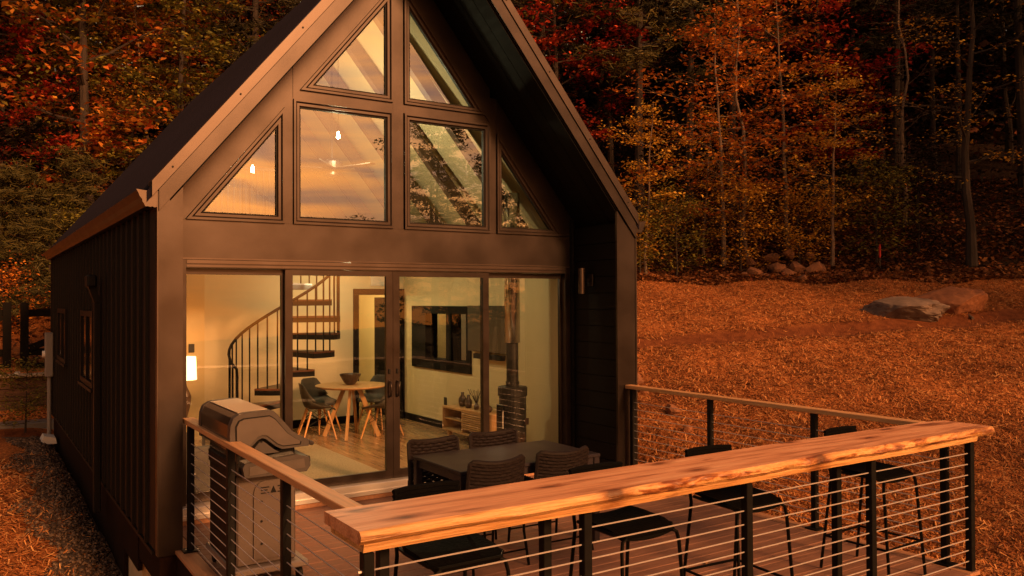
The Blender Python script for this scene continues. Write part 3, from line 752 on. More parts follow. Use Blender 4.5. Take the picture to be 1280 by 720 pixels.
# --- live edge bar
def wood_slab_mat():
    m = bpy.data.materials.new('slab_wood'); m.use_nodes = True
    t = m.node_tree; b = t.nodes['Principled BSDF']; l = t.links.new
    tc = t.nodes.new('ShaderNodeTexCoord')
    def nz(scale, st, det=8, dist=0):
        mp = t.nodes.new('ShaderNodeMapping'); mp.inputs['Scale'].default_value = st; l(tc.outputs['Object'], mp.inputs[0])
        n = t.nodes.new('ShaderNodeTexNoise'); n.inputs['Scale'].default_value = scale; n.inputs['Detail'].default_value = det; n.inputs['Distortion'].default_value = dist; l(mp.outputs[0], n.inputs['Vector']); return n.outputs['Fac']
    def ramp(fac, els):
        cr = t.nodes.new('ShaderNodeValToRGB'); e = cr.color_ramp.elements
        while len(e) < len(els): e.new(.5)
        for q, (p, c) in zip(e, els): q.position = p; q.color = (*c, 1)
        l(fac, cr.inputs[0]); return cr.outputs[0]
    base = ramp(nz(2.4, (.5, 7, 7), 8, .5), [(.3, (.34, .135, .062)), (.5, (.62, .285, .15)), (.7, (.72, .39, .22))])
    grain = ramp(nz(14, (.35, 9, 9), 6), [(.35, (.62, .56, .52)), (.6, (1, 1, 1))])
    streak = ramp(nz(1.5, (.8, 5, 5), 5, 1.2), [(.60, (1, 1, 1)), (.69, (.42, .30, .24)), (.75, (.22, .14, .11))])
    m1 = t.nodes.new('ShaderNodeMix'); m1.data_type = 'RGBA'; m1.blend_type = 'MULTIPLY'; m1.inputs[0].default_value = .7; l(base, m1.inputs[6]); l(grain, m1.inputs[7])
    m2 = t.nodes.new('ShaderNodeMix'); m2.data_type = 'RGBA'; m2.blend_type = 'MULTIPLY'; m2.inputs[0].default_value = .85; l(m1.outputs[2], m2.inputs[6]); l(streak, m2.inputs[7])
    # knots: dark eyes, stretched along the grain
    mpk = t.nodes.new('ShaderNodeMapping'); mpk.inputs['Scale'].default_value = (.95, 2.6, 2.6); l(tc.outputs['Object'], mpk.inputs[0])
    vo = t.nodes.new('ShaderNodeTexVoronoi'); vo.voronoi_dimensions = '2D'; vo.inputs['Scale'].default_value = 1.25; vo.inputs['Randomness'].default_value = 1; l(mpk.outputs[0], vo.inputs['Vector'])
    wob = t.nodes.new('ShaderNodeMath'); wob.operation = 'MULTIPLY_ADD'; wob.inputs[1].default_value = .16; l(nz(7, (1, 3, 3), 5, 1), wob.inputs[0]); l(vo.outputs['Distance'], wob.inputs[2])
    kn = ramp(wob.outputs[0], [(.115, (.16, .09, .06)), (.16, (.5, .36, .28)), (.26, (1, 1, 1))])
    m3 = t.nodes.new('ShaderNodeMix'); m3.data_type = 'RGBA'; m3.blend_type = 'MULTIPLY'; m3.inputs[0].default_value = .9; l(m2.outputs[2], m3.inputs[6]); l(kn, m3.inputs[7])
    l(m3.outputs[2], b.inputs['Base Color'])
    rr_ = t.nodes.new('ShaderNodeMapRange'); rr_.inputs['To Min'].default_value = .34; rr_.inputs['To Max'].default_value = .62; l(nz(2, (1, 2, 2), 6), rr_.inputs[0]); l(rr_.outputs[0], b.inputs['Roughness'])
    bp = t.nodes.new('ShaderNodeBump'); bp.inputs['Strength'].default_value = .25; bp.inputs['Distance'].default_value = .01; l(nz(14, (.35, 9, 9), 6), bp.inputs['Height']); l(bp.outputs[0], b.inputs['Normal'])
    MATS['slab_wood'] = m
    m = m.copy(); m.name = 'sapwood'; MATS['sapwood'] = m
    crs = [n for n in m.node_tree.nodes if n.type == 'VALTORGB']
    for e, c in zip(crs[0].color_ramp.elements, ((.40, .19, .06), (.56, .30, .11), (.64, .38, .16))): e.color = (*c, 1)
    for n in m.node_tree.nodes:
        if n.type == 'BUMP': n.inputs['Strength'].default_value = .7
    e = m.copy(); e.name = 'live_edge'; MATS['live_edge'] = e
    t2 = e.node_tree; b2 = [n for n in t2.nodes if n.type == 'BSDF_PRINCIPLED'][0]; src = b2.inputs['Base Color'].links[0].from_socket
    tc2 = [n for n in t2.nodes if n.type == 'TEX_COORD'][0]; mp2 = t2.nodes.new('ShaderNodeMapping'); mp2.inputs['Scale'].default_value = (1.6, 6, 9); t2.links.new(tc2.outputs['Object'], mp2.inputs[0])
    n2 = t2.nodes.new('ShaderNodeTexNoise'); n2.inputs['Scale'].default_value = 2.4; n2.inputs['Detail'].default_value = 9; n2.inputs['Distortion'].default_value = .9; t2.links.new(mp2.outputs[0], n2.inputs['Vector'])
    c2 = t2.nodes.new('ShaderNodeValToRGB'); el = c2.color_ramp.elements; el[0].position = .50; el[0].color = (1, 1, 1, 1); el[1].position = .63; el[1].color = (.30, .15, .09, 1); el.new(.56).color = (.72, .52, .42, 1)
    t2.links.new(n2.outputs['Fac'], c2.inputs[0]); mm = t2.nodes.new('ShaderNodeMix'); mm.data_type = 'RGBA'; mm.blend_type = 'MULTIPLY'; mm.inputs[0].default_value = 1
    t2.links.new(src, mm.inputs[6]); t2.links.new(c2.outputs[0], mm.inputs[7]); t2.links.new(mm.outputs[2], b2.inputs['Base Color'])
    for n in t2.nodes:
        if n.type == 'BUMP': t2.links.new(n2.outputs['Fac'], n.inputs['Height']); n.inputs['Strength'].default_value = .8; n.inputs['Distance'].default_value = .02
wood_slab_mat()
bar = thing('bar_counter', (3.9, 3.5, 0), 'long live edge wooden bar slab on black posts at the front of the deck', 'bar counter')
N = 260; vs_ = []; fs_ = []
def nn(x, s, seed=0): return mnoise.noise(Vector((x*s+seed, seed*1.7, 0)))
for i in range(N+1):
    t = i/N; x = 1.372+(6.47-1.372)*t
    rough_ = .4+.6*min(1, max(0, (x-2.5)/.6))
    yf = 3.275+.03*nn(x, .9, 3)+(.014*nn(x, 4, 8)+.008*nn(x, 13, 6))*rough_
    if t > .93: yf += .01*(t-.93)/.07
    yb = 3.705+.012*nn(x, .8, 11)+.005*nn(x, 5, 2)-.04*max(0, (t-.96)/.04)
    skew = .015*nn(x, 2, 5)
    zt = RZ_+.001*nn(x, 3, 1)
    b1 = .012+(.014*nn(x, 3.1, 21)+.012*nn(x, 11, 4)+.006*nn(x, 27, 9))*rough_; b2 = .020+(.020*nn(x, 2.2, 31)+.014*nn(x, 9, 14)+.007*nn(x, 31, 3))*rough_
    sec = [(yb, zt-.055), (yb+.002, zt-.004), (yb-.004, zt), (yf+.006, zt), (yf-b1*.4, zt-.008), (yf-b1, zt-.022), (yf-b2*.6, zt-.040+skew*.3), (yf+.012-b2*.3, zt-.058+skew*.4), (yf+.04, zt-.0585)]
    vs_ += [(x, a, b) for a, b in sec]
K = 9
for i in range(N):
    for k in range(K):
        k2 = (k+1) % K; fs_.append((i*K+k, i*K+k2, (i+1)*K+k2, (i+1)*K+k))
fs_ += [tuple(range(K)), tuple(N*K+k for k in range(K-1, -1, -1))]
mb = MB(); mb.add(vs_, fs_); slab = mb.build('slab', 'slab_wood', bar)
slab.data.materials.append(MATS['sapwood']); slab.data.materials.append(MATS['live_edge'])
for p in slab.data.polygons:
    c = p.center
    if p.normal.y < -.35 and c.x+3.9 < 2.9: p.material_index = 1
    elif p.normal.y < -.35: p.material_index = 2
mb = MB(); vs_ = []; fs_ = []; N2 = 60
for i in range(N2+1):
    x = 1.395+(6.275-1.395)*i/N2; yf = 3.292+.016*nn(x, .9, 3)+.006*nn(x, 5, 41)
    zb = .968+.006*nn(x, 1.5, 9)+(.0 if x > 2.6 else .0)
    vs_ += [(x, 3.68, zb), (x, 3.68, 1.004), (x, yf-.004, 1.004), (x, yf+.004, zb)]
for i in range(N2):
    for k in range(4): fs_.append((i*4+k, i*4+(k+1) % 4, (i+1)*4+(k+1) % 4, (i+1)*4+k))
fs_ += [(0,1,2,3), (N2*4+3, N2*4+2, N2*4+1, N2*4)]
mb.add(vs_, fs_); mb.build('slab_base', 'sapwood', bar)
for x in (1.585, 2.50, 4.92, 6.245): post(x, 3.53, .965, bar)

# ================================================================== FURNITURE ON THE DECK
# --- outdoor table
TX0, TX1, TY0, TY1, TZ = 3.09, 4.44, 5.46, 6.27, .74
tb = thing('outdoor_table', ((TX0+TX1)/2, (TY0+TY1)/2, .003), 'black rectangular metal patio table on the deck', 'table')
MB().box(TX0, TX1, TY0, TY1, TZ-.028, TZ, .004).build('tabletop', 'table_black', tb)
ap = MB(); ap.box(TX0+.03, TX1-.03, TY0+.02, TY0+.045, TZ-.09, TZ-.029); ap.box(TX0+.03, TX1-.03, TY1-.045, TY1-.02, TZ-.09, TZ-.029); ap.box(TX0+.02, TX0+.045, TY0+.046, TY1-.046, TZ-.09, TZ-.029); ap.box(TX1-.045, TX1-.02, TY0+.046, TY1-.046, TZ-.09, TZ-.029)
ap.build('apron', 'table_black', tb)
for x in (TX0+.005, TX1-.06):
    for y in (TY0+.005, TY1-.06): MB().box(x, x+.055, y, y+.055, .003, TZ-.0285, .003).build('leg', 'table_black', tb)
# --- woven chairs (local: sitter looks towards +Y)
def wicker_chair():
    rt = thing('wicker_chair', (0, 0, 0), 'chair', 'chair', 'woven chairs at the patio table')
    st = MB(); st.box(-.235, .235, -.22, .22, .40, .425, .008)
    for k in range(11):
        y = -.20+k*.04; st.tube([(-.24, y, .428), (0, y, .434), (.24, y, .428)], .012, 5)
    st.build('seat', 'wicker', rt)
    bk = MB(); fm = MB()
    def bp_(u, v):                # u -1..1 across, v 0..1 up
        return Vector((u*.245*(1-.03*v), -.215-.05*v+.055*u*u, .45+.365*v*(1-.05*(1-u*u))+.012*u*u))
    for k in range(14):
        v = k/13*.97; bk.tube([bp_(u/6, v)+Vector((0, .006*(-1)**(int(u)+k), 0)) for u in range(-6, 7)], .0145, 5)
    bk.build('backrest', 'wicker', rt)
    fm.tube([bp_(-1, 0), bp_(-1, .5), bp_(-1, .96), bp_(-.9, 1.02)]+[bp_(u/5, 1.03) for u in range(-4, 5)]+[bp_(.9, 1.02), bp_(1, .96), bp_(1, .5), bp_(1, 0)], .017, 6)
    fm.build('back_frame', 'wicker', rt)
    for sx in (-1, 1):
        MB().tube([(sx*.225, .2, .42), (sx*.235, .23, .2), (sx*.24, .25, .003)], .011, 6).build('leg', 'stool_black', rt)
        MB().tube([(sx*.235, -.21, .5), (sx*.235, -.22, .25), (sx*.245, -.27, .003)], .011, 6).build('leg', 'stool_black', rt)
    for sy in (-.245, .24): MB().tube([(-.238, sy, .12), (.238, sy, .12)], .007, 5).build('stretcher', 'stool_black', rt)
    return rt
wc = wicker_chair()
for i, (x, y, a, lb) in enumerate(((3.34, 5.55, 0, 'dark woven chair on the bar side of the patio table, nearest the grill'),
                       (3.99, 5.58, -2, 'dark woven chair on the bar side of the patio table, nearest the field'),
                       (3.36, 6.20, 181, 'dark woven chair between patio table and glass doors, nearest the door handles'),
                       (3.98, 6.23, 178, 'dark woven chair between patio table and glass doors, in front of the stove'))):
    o = wc if i == 0 else copy_tree(wc)
    o.location = (x, y, .003); o.rotation_euler = (0, 0, R(a)); o['label'] = lb
# --- bar stools (backrest towards +Y)
def bar_stool():
    rt = thing('bar_stool', (0, 0, 0), 'stool', 'stool', 'black bar stools along the live edge bar')
    st = MB(); nx_, ny_ = 10, 8; top = []
    for j in range(ny_+1):
        for i in range(nx_+1):
            u, v = -1+2*i/nx_, -1+2*j/ny_
            k = 1-.10*max(0, abs(v)-.6)/.4
            top.append((u*.215*k, v*.20*(1-.06*u*u), .755+.018*u*u-.022*max(0, -v-.55)/.45+.01*v))
    n1 = len(top); bot = [(a, b, c-.022) for a, b, c in top]; fs = []
    for j in range(ny_):
        for i in range(nx_):
            a = j*(nx_+1)+i; fs += [(a, a+1, a+nx_+2, a+nx_+1), (n1+a, n1+a+nx_+1, n1+a+nx_+2, n1+a+1)]
    W = nx_+1; bd = list(range(0, W))+[j*W+nx_ for j in range(1, ny_+1)]+[ny_*W+i for i in range(nx_-1, -1, -1)]+[j*W for j in range(ny_-1, 0, -1)]
    for i in range(len(bd)): a, b = bd[i], bd[(i+1) % len(bd)]; fs.append((a, n1+a, n1+b, b))
    st.add(top+bot, fs); st.build('seat', 'wicker_black', rt, smooth=False)
    fm = MB(); fm.tube([(-.2, .19, .742), (-.215, .1, .745), (-.215, -.15, .745), (-.18, -.20, .735), (.18, -.20, .735), (.215, -.15, .745), (.215, .1, .745), (.2, .19, .742)], .011, 6); fm.build('seat_frame', 'stool_black', rt)
    for sx in (-1, 1):
        MB().tube([(sx*.17, -.20, .733), (sx*.20, -.205, .715), (sx*.212, -.212, .66), (sx*.235, -.262, .003)], .011, 6).build('leg', 'stool_black', rt)
        MB().tube([(sx*.19, .268, 1.02), (sx*.2, .235, .80), (sx*.205, .21, .70), (sx*.235, .285, .003)], .011, 6).build('leg', 'stool_black', rt)
    fr = MB(); a, b = .223, .236
    fr.tube([(-a, -b, .25), (a, -b, .25)], .009, 5); fr.tube([(-a, .25, .25), (a, .25, .25)], .009, 5); fr.tube([(-a, -b, .25), (-a, .25, .25)], .009, 5); fr.tube([(a, -b, .25), (a, .25, .25)], .009, 5)
    fr.build('footrest', 'stool_black', rt)
    bk = MB()
    for k in range(5): z = .925+k*.024; bk.tube([(-.2, .25+.004*k, z), (-.1, .275+.004*k, z+.004), (.1, .275+.004*k, z+.004), (.2, .25+.004*k, z)], .0135, 5)
    bk.build('backrest', 'wicker_black', rt)
    return rt
mat('wicker_black', (.002, .0018, .0018), .7, 0, .06, bump=.3, bscale=60)
bs = bar_stool()
for i, (x, y, a, lb, dz) in enumerate(((2.07, 3.76, 0, 'black bar stool under the left end of the bar, nearest the grill', 0), (3.16, 3.66, 0, 'second black bar stool from the grill, pushed farthest under the bar', 0),
                             (4.15, 3.71, -4, 'third black bar stool from the grill, its backrest in front of a railing post', 0), (5.62, 3.72, 2, 'black bar stool at the right end of the bar, nearest the field', 0))):
    o = bs if i == 0 else copy_tree(bs)
    o.location = (x, y, .003); o.rotation_euler = (0, 0, R(a)); o['label'] = lb
# --- gas grill: front towards +X, its left end faces the viewer
gr = thing('gas_grill', (1.80, 6.35, .003), 'bronze grey gas grill with closed lid behind the left railing', 'grill')
prof = [(1.50, .985), (1.495, 1.10), (1.50, 1.17), (1.52, 1.222), (1.56, 1.247), (1.60, 1.254), (1.77, 1.262), (1.80, 1.254), (1.83, 1.225), (1.93, 1.105), (1.97, 1.075), (2.05, 1.032), (2.058, 1.015), (2.055, .985), (1.86, .98), (1.82, 1.0), (1.74, 1.065), (1.715, 1.07), (1.69, 1.06), (1.63, 1.005), (1.60, .985)]
GY0, GY1 = 5.86, 6.80
lid = MB().prism(prof, 'y', GY0, GY0+.07).build('lid_end', 'grill_cast', gr)
MB().prism(prof, 'y', GY1-.07, GY1).build('lid_end', 'grill_cast', gr)
inner = [(1.535, 1.0), (1.53, 1.165), (1.55, 1.205), (1.585, 1.22), (1.77, 1.228), (1.81, 1.20), (1.90, 1.09), (1.96, 1.045), (2.0, 1.02), (1.995, 1.0), (1.87, .998), (1.83, 1.015), (1.75, 1.085), (1.715, 1.092), (1.68, 1.082), (1.61, 1.008)]
hood = [(1.503, .99), (1.498, 1.17), (1.523, 1.219), (1.56, 1.243), (1.77, 1.258), (1.828, 1.222), (1.93, 1.10), (2.03, 1.035), (2.03, .99)]
MB().prism(hood, 'y', GY0+.071, GY1-.071).build('lid_hood', 'grill_enamel', gr)
mat('lid_sheen', (.50, .40, .30), .38, .3, .5, noise=.06, nscale=6)  # lighter metal: the sky's sheen on the lid top put into its colour
MB().prism([(1.57, 1.2475), (1.775, 1.2605), (1.775, 1.2645), (1.57, 1.2515)], 'y', GY0+.075, GY1-.075).build('lid_top_sheen', 'lid_sheen', gr)
mat('grill_lid_panel', (.075, .060, .053), .4, .15, .4, noise=.08, nscale=10)
MB().prism(inner, 'y', GY0-.003, GY0-.0006).build('lid_groove', 'black_metal', lid)
ip = [(1.743+(p[0]-1.743)*.955, 1.11+(p[1]-1.11)*.93) for p in inner]
MB().prism(ip, 'y', GY0-.012, GY0-.0032).build('lid_panel', 'grill_lid_panel', lid)
MB().prism([(1.60, .96), (1.66, 1.0), (1.70, 1.045), (1.73, 1.045), (1.80, .985), (1.84, .96)], 'y', GY0+.0, GY0+.06).build('hinge_cover', 'grill_cast', gr)
MB().tube([(1.712, GY0-.004, 1.045), (1.712, GY0+.005, 1.045)], .008, 8).build('rivet', 'black_metal', gr)
MB().tube([(2.07, GY0+.05, 1.0), (2.10, GY0+.06, .99), (2.10, GY1-.06, .99), (2.07, GY1-.05, 1.0)], .016, 8).build('lid_handle', 'grill_cast', gr)
MB().box(1.56, 1.98, GY0+.08, GY1-.08, .80, .975, .012).build('firebox', 'grill_enamel', gr)
se = MB().prism([(1.60, .80), (1.585, .87), (1.60, .90), (1.97, .93), (2.06, .90), (2.07, .84), (2.04, .80)], 'y', GY0+.005, GY0+.14).build('shelf_end', 'grill_cast', gr)
MB().prism([(1.63, .815), (1.63, .875), (2.02, .895), (2.03, .83)], 'y', GY0+.0, GY0+.0045).build('end_panel', 'grill_lid_panel', se)
MB().tube([(1.80, GY0-.004, .838), (1.80, GY0+.004, .838)], .010, 8).build('rivet', 'black_metal', gr)
MB().box(1.545, 1.60, GY0+.1, GY1-.1, .80, .90, .01).build('rear_box', 'black_metal', gr)
MB().box(1.98, 2.09, GY0+.08, GY1-.08, .80, .90, .015).build('control_panel', 'grill_cast', gr)
for k in range(3): MB().tube([(2.09, 6.05+.28*k, .85), (2.125, 6.05+.28*k, .85)], .026, 12).build('knob', 'black_metal', gr)
CY0 = 5.985
MB().box(1.575, 2.0, CY0, 6.70, .15, .798, .012).build('cabinet', 'grill_panel', gr)
MB().box(1.555, 1.5745, CY0+.03, 6.68, .15, .80).build('rear_panel', 'black_metal', gr)
# raised side panel with arched top, vents and screws
pan = [(1.69, .19), (1.69, .66), (1.70, .70), (1.73, .735), (1.77, .75), (1.96, .75), (1.96, .19)]
sp_ = MB().prism(pan, 'y', CY0-.016, CY0-.0005).build('side_panel', 'grill_panel', gr)
for (x, z) in ((1.745, .30), (1.745, .46), (1.745, .60), (1.90, .30), (1.90, .46), (1.90, .60)): MB().tube([(x, CY0-.02, z), (x, CY0-.0165, z)], .009, 8).build('screw', 'black_metal', sp_)
vt = MB()
for k in range(3):
    z = .655+.02*k; vt.box(1.74, 1.80-.012*(k == 1), CY0-.0185, CY0-.0165, z, z+.008); vt.box(1.86+.012*(k == 1), 1.92, CY0-.0185, CY0-.0165, z, z+.008)
vt.prism([(1.808, .655), (1.83, .705), (1.852, .655)], 'y', CY0-.0185, CY0-.0165)
vt.build('vent', 'black_metal', sp_)
mat('grill_tray', (.22, .18, .16), .35, .4, .5)
MB().box(1.545, 2.075, CY0-.07, 6.78, .10, .148, .008).build('base_tray', 'grill_tray', gr)
for (x, y) in ((1.60, 5.97), (2.02, 5.97), (1.60, 6.72), (2.02, 6.72)):
    MB().tube([(x-.014, y, .05), (x+.014, y, .05)], .048, 12).build('caster', 'black_metal', gr)
# --- two leaves blown onto the deck
for (x, y, a, lb) in ((4.75, 4.55, .6, 'single orange leaf lying on the deck between two bar stools'), (3.05, 4.55, 2.1, 'small pale leaf lying on the deck beside the second bar stool')):
    c_, s_ = math.cos(a)*.045, math.sin(a)*.045
    lf = MB().add([(x-c_, y-s_, .004), (x+s_*.6, y-c_*.6, .016), (x+c_, y+s_, .006), (x-s_*.6, y+c_*.6, .018)], [(0, 1, 2, 3)]).build('fallen_leaf', 'rail_wood', at=(x, y, .003)); tag(lf, lb, 'leaf', 'leaves blown onto the deck')
# --- wall lamp on the right wing
wl = thing('wall_sconce', (XJ, 7.70, 2.1), 'dark cylinder up and down wall lamp on the black wing wall', 'wall lamp')
MB().tube([(XJ-.075, 7.745, 2.10), (XJ-.075, 7.745, 2.40)], .040, 16).build('cylinder', 'bronze_trim', wl, smooth=False)
MB().box(XJ-.012, XJ+.008, 7.62, 7.72, 2.19, 2.33, .004).build('back_plate', 'bronze', wl)
MB().box(XJ-.05, XJ-.012, 7.66, 7.73, 2.23, 2.28).build('arm', 'black_metal', wl)

# ================================================================== INSIDE THE CABIN
FZ = .05
# --- spiral stair
SX, SY, SR = 3.46, 10.95, .72
SX, SY = 3.50, 10.90
ss = thing('spiral_staircase', (SX, SY, FZ), 'black spiral staircase with brown wooden treads in the living room', 'staircase')
MB().tube([(SX, SY, FZ), (SX, SY, 3.65)], .045, 12).build('centre_pole', 'black_metal', ss)
RIS = .222; a0 = -YAW                       # step 7 points along the picture's right
def sdir(n): 
    t = a0-R(30)*(7-n); return t
hand = []
for n in range(1, 13):
    t = sdir(n); z = FZ+RIS*n; h = R(15.5)
    tp = [(SX+.04*math.cos(t-1), SY+.04*math.sin(t-1))]+[(SX+SR*math.cos(t+h*k), SY+SR*math.sin(t+h*k)) for k in (-1, -.5, 0, .5, 1)]+[(SX+.04*math.cos(t+1), SY+.04*math.sin(t+1))]
    tr = MB().prism(tp, 'z', z-.022, z).build('tread', 'tread_wood', ss)
    br = MB(); br.prism(tp, 'z', z-.085, z-.0225); br.build('tread_bracket', 'black_metal', tr)
    for k in (-.42, -.08, .26):
        tt = t+R(30)*k; zz = z+RIS*k
        p = (SX+(SR-.015)*math.cos(tt), SY+(SR-.015)*math.sin(tt))
        MB().tube([(p[0], p[1], z-.08), (p[0], p[1], zz+.92)], .011, 6).build('baluster', 'black_metal', ss)
    hand += [(SX+(SR-.01)*math.cos(t+R(30)*k), SY+(SR-.01)*math.sin(t+R(30)*k), z+RIS*k+.93) for k in (-.4, -.1, .2)]
t = sdir(.55); p0 = (SX+(SR-.01)*math.cos(t), SY+(SR-.01)*math.sin(t))
MB().tube([(p0[0], p0[1], FZ), (p0[0], p0[1], FZ+.95)], .016, 8).build('newel_post', 'black_metal', ss)
MB().tube([(p0[0], p0[1], FZ+.93)]+hand, .019, 8).build('handrail', 'black_metal', ss, smooth=True)
# --- round table, bowl and shell chairs
TCX, TCY, TTZ = 4.66, 11.45, .80
dt = thing('dining_table', (TCX, TCY, FZ), 'round wooden dining table with splayed legs inside the cabin', 'table')
MB().lathe([(.0, -.03), (.49, -.03), (.52, -.012), (.52, 0), (0, 0)], (TCX, TCY, TTZ), 40).build('tabletop', 'oak', dt)
for k in range(4):
    a = R(45+90*k+12); c_, s_ = math.cos(a), math.sin(a)
    MB().bar((TCX+.10*c_, TCY+.10*s_, TTZ-.03), (TCX+.40*c_, TCY+.40*s_, FZ), .06, .035, up=(s_, -c_, 0)).build('leg', 'oak', dt)
MB().lathe([(0, 0), (.17, 0), (.17, .02), (0, .02)], (TCX, TCY, TTZ-.052), 16).build('hub', 'oak', dt)
bw = MB().lathe([(.0, 0), (.06, 0), (.10, .04), (.15, .13), (.155, .155), (.14, .15), (.09, .05), (0, .02)], (4.66, 11.50, TTZ+.002), 20).build('bowl', 'ceramic', at=(4.66, 11.50, TTZ+.002))
tag(bw, 'dark patterned bowl in the middle of the round table', 'bowl')
def shell_chair():
    rt = thing('dining_chair', (0, 0, 0), 'chair', 'chair', 'moulded shell chairs round the dining table')
    # side profile (y, z), half width, how far the sides curl up; sitter looks towards +Y
    pr = [(.22, .415, .20, .0), (.20, .435, .215, .01), (.10, .43, .225, .04), (0, .42, .23, .07), (-.10, .425, .235, .11), (-.17, .46, .235, .14), (-.205, .53, .225, .13), (-.225, .62, .21, .08), (-.24, .71, .19, .04), (-.25, .78, .15, .02), (-.252, .80, .10, .01)]
    vs = []; nu = 9
    for (y, z, w, c) in pr:
        for i in range(nu):
            u = -1+2*i/(nu-1); b = abs(u)**2.2
            if z < .47: vs.append((u*w, y, z+c*b))
            else: vs.append((u*w, y+c*b*1.1, z+.2*c*b))
    fs = [(j*nu+i, j*nu+i+1, (j+1)*nu+i+1, (j+1)*nu+i) for j in range(len(pr)-1) for i in range(nu-1)]
    m = MB(); m.add(vs, fs); sh = m.build('shell', 'chair_shell', rt, smooth=True)
    md = sh.modifiers.new('thick', 'SOLIDIFY'); md.thickness = .012
    for sx in (-1, 1):
        for (ya, yb) in ((.13, .235), (-.11, -.235)): MB().tube([(sx*.13, ya, .405), (sx*.215, yb, .003)], [.016, .010], 8).build('leg', 'oak_leg', rt)
    wr = MB()
    for sx in (-1, 1): wr.tube([(sx*.14, .14, .36), (-sx*.17, .18, .20)], .004, 5); wr.tube([(sx*.14, -.12, .36), (-sx*.17, -.17, .20)], .004, 5); wr.tube([(sx*.14, .14, .36), (sx*.17, -.17, .20)], .004, 5); wr.tube([(sx*.14, -.12, .36), (sx*.17, .18, .20)], .004, 5)
    wr.build('wire_brace', 'black_metal', rt)
    return rt
mat('oak_leg', (.55, .27, .09), .4, noise=.15, nscale=8)
dcx = shell_chair()
for i, (x, y, lb) in enumerate(((4.16, 11.52, 'grey shell chair with wooden legs left of the round table, towards the doors'), (4.98, 11.08, 'grey shell chair with wooden legs right of the round table, nearest the doors'),
                      (4.40, 12.08, 'grey shell chair behind the round table, nearest the staircase'), (5.28, 11.98, 'grey shell chair behind the round table, in front of the doorway'))):
    o = dcx if i == 0 else copy_tree(dcx)
    o.location = (x, y, FZ+.003); o.rotation_euler = (0, 0, math.atan2(TCY-y, TCX-x)-math.pi/2); o['label'] = lb
# --- rug
rg = MB().box(1.65, 3.97, 8.55, 11.2, FZ+.001, FZ+.014, .004).build('rug', 'rug', at=(2.8, 9.8, FZ)); tag(rg, 'large cream pile rug on the floor inside the glass doors', 'rug')
# --- lamp, side table, sofa
lp = thing('table_lamp', (1.945, 9.5, .8), 'lit table lamp with drum shade behind the left glass door', 'lamp')
MB().lathe([(.125, 1.18), (.115, 1.43)], (1.945, 9.5, 0), 24).build('lamp_shade', 'shade_lit', lp, smooth=True)
lp.children[0].data.polygons[0].use_smooth = True
MB().lathe([(.0, .72), (.07, .72), (.08, .74), (.03, .78), (.06, .90), (.07, 1.0), (.02, 1.12), (.012, 1.2), (0, 1.2)], (1.945, 9.5, 0), 14).build('lamp_base', 'ceramic', lp)
st_ = thing('side_table', (1.945, 9.5, FZ), 'small dark side table under the lit lamp', 'table')
MB().box(1.78, 2.22, 9.28, 9.72, .69, .718, .004).build('tabletop', 'oak', st_)
for x in (1.80, 2.17):
    for y in (9.30, 9.67): MB().box(x, x+.03, y, y+.03, FZ+.001, .689).build('leg', 'black_metal', st_)
so = thing('sofa', (2.1, 8.75, FZ), 'dark sofa arm and back just inside the left glass door', 'sofa')
MB().box(1.55, 1.75, 8.32, 9.2, .10, .80, .04).build('backrest', 'sofa', so); MB().box(1.75, 2.30, 8.52, 9.2, .12, .47, .04).build('seat_cushion', 'sofa', so); MB().box(1.75, 2.30, 8.32, 8.51, .10, .62, .04).build('armrest', 'sofa', so)
for (x, y) in ((1.6, 8.37), (2.22, 8.37), (1.6, 9.12), (2.22, 9.12)): MB().box(x, x+.04, y, y+.04, FZ+.001, .10).build('foot', 'black_metal', so)
# --- media console with vases, television, stove
mc = thing('media_console', (5.86, 9.85, FZ), 'low oak media console with slatted doors against the right wall', 'console')
cx0, cx1, cy0, cy1 = 5.62, 6.07, 9.25, 10.45
c = MB(); c.box(cx0, cx1, cy0, cy1, .505, .53); c.box(cx0, cx1, cy0, cy1, .20, .222); c.box(cx0, cx1, cy0, cy0+.022, .2225, .5045); c.box(cx0, cx1, cy1-.022, cy1, .2225, .5045); c.box(cx1-.012, cx1, cy0+.023, cy1-.023, .2225, .5045); c.box(cx0, cx1-.013, 9.88, 9.902, .2225, .5045)
c.build('carcass', 'oak', mc)
MB().box(cx0+.02, cx1-.013, 9.903, cy1-.023, .355, .37).build('shelf', 'oak', mc)
dme = MB().box(cx0-.004, cx0+.014, cy0+.024, 9.878, 0, .018).mesh('door_slat', 'oak', off=(5.86, 9.85, FZ))
for k in range(10): piece('door_slat', dme, mc, (0, 0, .225+.028*k+.05))
for y in (9.33, 10.30):
    for x in (cx0+.03, cx1-.08): MB().box(x, x+.05, y, y+.05, FZ+.001, .199).build('leg', 'oak', mc)
for (x, y, h, w, lb) in ((5.82, 10.22, .20, .06, 'tall dark jug on the console, nearest the window'), (5.80, 10.02, .18, .055, 'dark bottle shaped vase on the console beside the tall jug'), (5.78, 9.48, .12, .07, 'low brown pot on the console beside the stove')):
    v = MB().lathe([(0, 0), (w*.7, 0), (w, h*.3), (w*.95, h*.55), (w*.35, h*.82), (w*.42, h), (w*.3, h), (0, h*.85)], (x, y, .531), 16).build('vase', 'ceramic', at=(x, y, .531), smooth=True); tag(v, lb, 'vase')
vs2 = thing('twig_vase', (5.80, 9.80, .531), 'small vase of dry twigs on the console', 'vase')
MB().lathe([(0, 0), (.03, 0), (.04, .05), (.015, .09), (0, .09)], (5.80, 9.80, .531), 12).build('vase_body', 'ceramic', vs2)
tw = MB()
